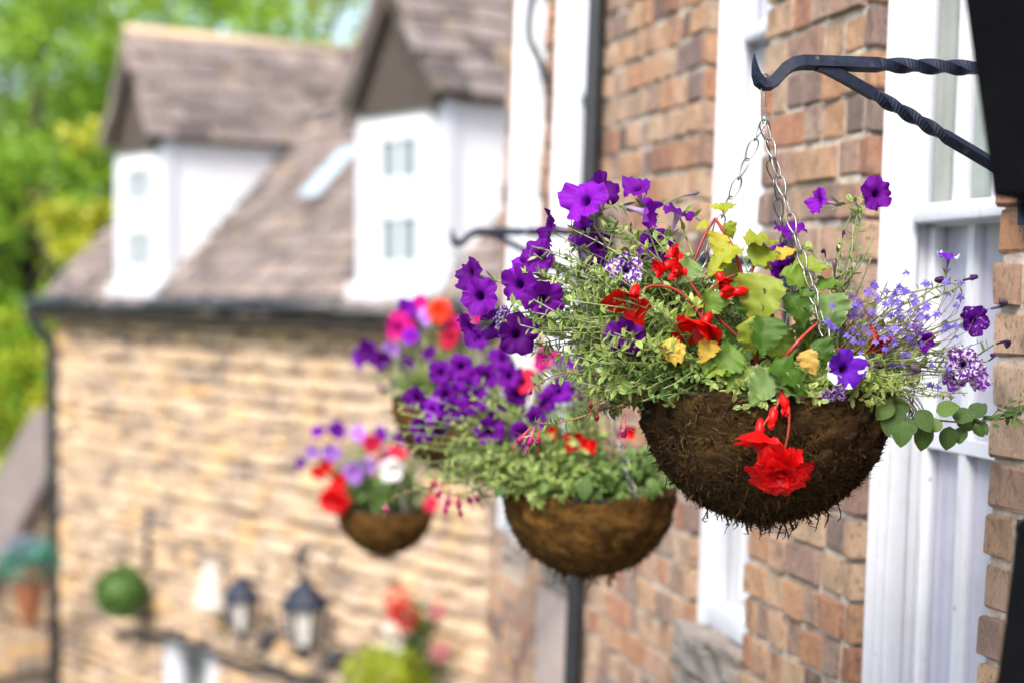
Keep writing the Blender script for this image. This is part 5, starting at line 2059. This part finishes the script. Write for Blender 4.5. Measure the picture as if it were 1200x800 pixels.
# cone planter with turquoise plant
c = P(34, 672, 17.4)
cp = thing('cone_planter', 'brown cone planter on a black arm at the left edge', 'planter', c)
b = MB()
b.lathe([(.03, -.56), (.06, -.52), (.20, -.02), (.235, .05), (.235, .09), (.20, .07), (.05, .05)], 18)
obj('pot', b.mesh('pot', M['terracotta']), cp)
b = MB()
pp = HOUSE_M @ Vector((S_FAR - .03, .07, 0))
b.sweep(smooth_path([Vector((.05, 0, -.50)), Vector((.14, .1, -.56)), Vector((pp.x - c.x, pp.y - c.y, -.62))], 5), .025, 6)
b.sweep(smooth_path([Vector((-.3, 0, -.40)), Vector((-.22, 0, -.44)), Vector((-.10, 0, -.50))], 5), .03, 6)
obj('arm', b.mesh('arm', M['pipe']), cp)
tp = thing('turquoise_plant', 'turquoise green plant with pale lavender flowers in the cone planter', 'plant', c)
rng = random.Random(5)
b = MB()
leaf_ball(b, (0, 0, .13), .29, 1100, .07, rng, .7, .72)
obj('foliage', b.mesh('foliage', M['turq']), tp, kind='stuff')
b = MB()
leaf_ball(b, (-.05, -.05, .30), .16, 160, .06, rng, .5, .55)
obj('flowers', b.mesh('flowers', M['lav']), tp, kind='stuff')

# lime, red and white planting low on the stone house
c = wall_pt(455, 822, .55)
wb = thing('wall_planter', 'moss planter mostly below the frame on the stone house wall', 'planter', c)
b = MB()
b.lathe([(.05, -.22), (.18, -.16), (.27, .0), (.28, .06), (.24, .05), (.05, .04)], 18)
obj('bowl', b.mesh('bowl', M['moss']), wb)
b = MB()
b.sweep(smooth_path([Vector((0, 0, -.2)), -NH * .3 + Vector((0, 0, -.3)), -NH * .55 + Vector((0, 0, -.3))], 4), .02, 6)
obj('bracket', b.mesh('bracket', M['pipe']), wb)
lp = thing('lime_foliage_plant', 'mound of lime green foliage at the bottom edge, below the red flowers', 'plant', c)
b = MB()
leaf_ball(b, (-.02, 0, .16), .32, 1300, .06, rng, .7, .8)
obj('foliage', b.mesh('foliage', M['tree_lime']), lp, kind='stuff')
cy = c.y
gp = thing('geranium_plant', 'red and white flowers on dark stems above the lime foliage', 'geranium', c + Vector((.1, .1, 0)))
b = MB()
for (x, y) in ((465, 705), (478, 722), (462, 745), (512, 715), (490, 740), (505, 770), (500, 755), (520, 760)):
    tip = P(x, y, cy)
    b.sweep(bez(Vector((.05, 0, .02)), Vector((.07, 0, .15)), tip - gp.location - Vector((0, 0, .1)), tip - gp.location, 6), .012, 5)
obj('stems', b.mesh('stems', M['stem_dark']), gp, kind='stuff')
b = MB()
for k in range(5):
    x, y = in_ellipse(495, 758, 28, 30)
    leaf_ball(b, P(x, y, cy + .1) - gp.location, .10, 90, .07, rng, .6)
obj('foliage', b.mesh('foliage', M['leaf_green']), gp, kind='stuff')
for (x, y, r, mt) in ((464, 702, .075, 'orange_red'), (476, 722, .085, 'red'), (463, 716, .06, 'red'), (512, 716, .045, 'fuchsia_pink'), (460, 744, .10, 'white_shade'), (515, 765, .05, 'fuchsia_pink')):
    b = MB()
    leaf_ball(b, (0, 0, 0), r, 120, .045, rng, .5)
    obj('flower_head', b.mesh('flower_head', M[mt]), gp, loc=P(x, y, cy - .05) - gp.location)


# ------------------------------------------------------------------ lower cottage beyond the stone house
def build_cottage():
    o = HOUSE_M @ Vector((S_FAR + .5, 1.0, 0))
    root = thing('cottage', 'pale stone cottage with steep roof beyond the stone house, left edge', 'house', o)
    root.rotation_mode = 'QUATERNION'
    root.rotation_quaternion = H_ROT
    rng = random.Random(8)
    # local: x along street, y outwards; gable end faces the camera at x=0
    p_top, p_bot = P(52, 505, o.y), P(-6, 630, o.y)
    W = 3.4
    inv = (Matrix.Translation(o) @ H_ROT.to_matrix().to_4x4()).inverted()
    ze = (p_bot.z - o.z) - 1.6
    pit = math.tan(R(58))
    yf = .25
    zr = ze + pit * W / 2
    b = MB()
    b.box((.1, yf - W, -6.2), (1.1, yf, ze))
    b.add([(.1, yf, ze), (.1, yf - W, ze), (.1, yf - W / 2, zr), (1.1, yf, ze), (1.1, yf - W, ze), (1.1, yf - W / 2, zr)], [(0, 2, 1), (3, 4, 5), (0, 3, 5, 2), (1, 2, 5, 4)])
    wall = obj('wall', b.mesh('wall', M['stone_mortar'], False), root)
    lens = (.18, .26, .36, .48)
    variants = [piece_mesh('stone', ln, .1, .14, .014, .007, M['stone'], 300 + k) for k, ln in enumerate(lens)]
    pieces = []
    mrot = Matrix.Rotation(R(90), 4, 'Z')
    z = zr - .2
    while z > -4.2:
        h = rng.choice((.12, .14, .16))
        z -= h
        half = W / 2 if z < ze else max(0.1, (zr - z - h) / pit)
        t = yf - W / 2 - half
        while t < yf - W / 2 + half - .05:
            k = rng.randrange(4)
            ln = min(lens[k] * rng.uniform(.9, 1.1), yf - W / 2 + half - t)
            pieces.append((k, Matrix.Translation((.085, t + ln / 2, z + h / 2)) @ mrot @ Matrix.Diagonal(((ln - .016) / lens[k], 1, (h - .016) / .14, 1))))
            t += ln
    RM = Matrix.Translation(o) @ H_ROT.to_matrix().to_4x4()
    place_pieces('stone', 'stonework', pieces, variants, wall, RM, M['stone'], 120, lambda x, y: x > 66)
    b = MB()
    th = .16
    for sgn in (0, 1):
        e = Vector((0, yf + .25, ze - .25 * pit)) if sgn == 0 else Vector((0, yf - W - .25, ze - .25 * pit))
        r = Vector((0, yf - W / 2, zr))
        up = Vector((0, 0, th))
        q = [Vector((x, p.y, p.z)) for x, p in ((-.08, e), (1.2, e), (1.2, r), (-.08, r))]
        b.add([k + up for k in q] + [k + Vector((0, 0, .01)) for k in q], [(0, 1, 2, 3), (7, 6, 5, 4), (0, 4, 5, 1), (1, 5, 6, 2), (2, 6, 7, 3), (3, 7, 4, 0)])
    obj('roof', b.mesh('roof', M['slate'], False), root)
    b = MB()
    b.box((.02, yf - .62, -4.3), (.09, yf - .32, -3.05))
    obj('door_frame', b.mesh('door_frame', M['white'], False), root)


build_cottage()


# ------------------------------------------------------------------ trees
def build_tree(name, label, x, y, h, rx, mt, n_clump, n_leaf, seed, leaf=.16, low=.25, group='trees behind the stone house'):
    rng = np.random.default_rng(seed)
    pr_ = random.Random(seed)
    gz = ground_z(x, y)
    root = thing(name, label, 'tree' if 'tree' in name else 'shrub', (x, y, gz - .05), group)
    b = MB()
    th = h * .55
    pts = [(0, 0, 0)]
    for k in range(1, 7):
        pts.append((pr_.gauss(0, .02 * h) * k / 6, pr_.gauss(0, .02 * h) * k / 6, th * k / 6))
    r0 = h * .028
    b.sweep(pts, [r0 * (1 - .7 * k / 6) for k in range(7)], 8)
    cc = np.array((0, 0, h * (low + (1 - low) / 2)))
    rad = np.array((rx, rx, h * (1 - low) / 2))
    dirs = rng.normal(size=(n_clump, 3))
    dirs /= np.linalg.norm(dirs, axis=1)[:, None]
    rr = rng.uniform(.35, 1.0, n_clump) ** .6
    cen = cc + dirs * rr[:, None] * rad
    for k in range(0, n_clump, 5):
        t = pr_.uniform(.35, 1)
        p0 = Vector(pts[3]).lerp(Vector(pts[6]), t)
        c_ = Vector(cen[k])
        b.sweep([p0, p0.lerp(c_, .5) + Vector((0, 0, h * .03)), c_], [r0 * .35, r0 * .22, r0 * .06], 5)
    obj('trunk', b.mesh('trunk', M['bark']), root)
    per = n_leaf // n_clump
    cl = np.repeat(cen, per, axis=0)
    size = np.repeat(rng.uniform(.6, 1.3, n_clump), per)
    off = rng.normal(size=(len(cl), 3)) * (rx * .13) * size[:, None] * np.array((1, 1, .7))
    p = cl + off
    d = rng.normal(size=p.shape)
    d[:, 2] -= .3
    d /= np.linalg.norm(d, axis=1)[:, None]
    s = np.cross(d, rng.normal(size=p.shape))
    s /= np.linalg.norm(s, axis=1)[:, None]
    l = leaf * rng.uniform(.6, 1.3, len(p))[:, None]
    v = np.stack([p, p + d * l * .5 + s * l * .33, p + d * l, p + d * l * .5 - s * l * .33], axis=1).reshape(-1, 3)
    me = bpy.data.meshes.new('crown')
    me.vertices.add(len(v))
    me.vertices.foreach_set('co', v.ravel())
    nf = len(p)
    me.loops.add(nf * 4)
    me.loops.foreach_set('vertex_index', np.arange(nf * 4, dtype=np.int32))
    me.polygons.add(nf)
    me.polygons.foreach_set('loop_start', np.arange(0, nf * 4, 4, dtype=np.int32))
    me.polygons.foreach_set('loop_total', np.full(nf, 4, dtype=np.int32))
    uvl = me.uv_layers.new(name='UVMap')
    uvl.data.foreach_set('uv', np.tile(np.array((0, 0, .5, .5, 1, 0, .5, .5), dtype=np.float32), nf))
    me.materials.append(mt)
    me.update(calc_edges=True)
    me.validate()
    obj('crown', me, root)


TREES = [
    ('broadleaf_tree', 'tall dark green tree at the upper left corner', -9.4, 33, 15.5, 3.6, 'tree', 90, 16000, 1, .2),
    ('broadleaf_tree', 'dark green tree directly left of the left dormer roof', -6.6, 36, 15.0, 3.4, 'tree', 90, 16000, 2, .2),
    ('broadleaf_tree', 'green tree filling the middle of the left edge', -12.2, 40, 16.0, 4.4, 'tree', 90, 14000, 3, .22),
    ('lime_tree', 'yellow green tree top above the left dormer ridge', -5.6, 47, 19.5, 4.0, 'tree_lime', 70, 12000, 4, .22),
    ('lime_tree', 'yellow green tree showing over the main roof ridge', -9.2, 52, 19.8, 4.2, 'tree_lime', 70, 12000, 5, .22),
    ('yellow_shrub', 'yellow green shrub beside the wall of the left dormer', -5.95, 24.0, 9.4, .85, 'tree_yellow', 30, 4500, 6, .14),
    ('lime_shrub', 'lime green bush low at the left edge beside the downpipe', -7.05, 25.0, 6.5, 1.3, 'tree_lime', 40, 6000, 7, .14),
    ('lime_shrub', 'green bush behind the steep cottage roof at the left edge', -8.6, 28.0, 5.6, 1.7, 'tree_lime', 40, 6000, 8, .15),
    ('broadleaf_tree', 'dark green tree behind the lime bushes, left edge', -10.8, 30, 9.5, 2.6, 'tree', 60, 9000, 9, .18)]
for (nm, lb, x, y, h, rx, mt, nc, nl, sd, lf) in TREES:
    build_tree(nm, lb, x, y, h, rx, M[mt], nc, nl, sd, lf, .12 if 'shrub' in nm else .2)
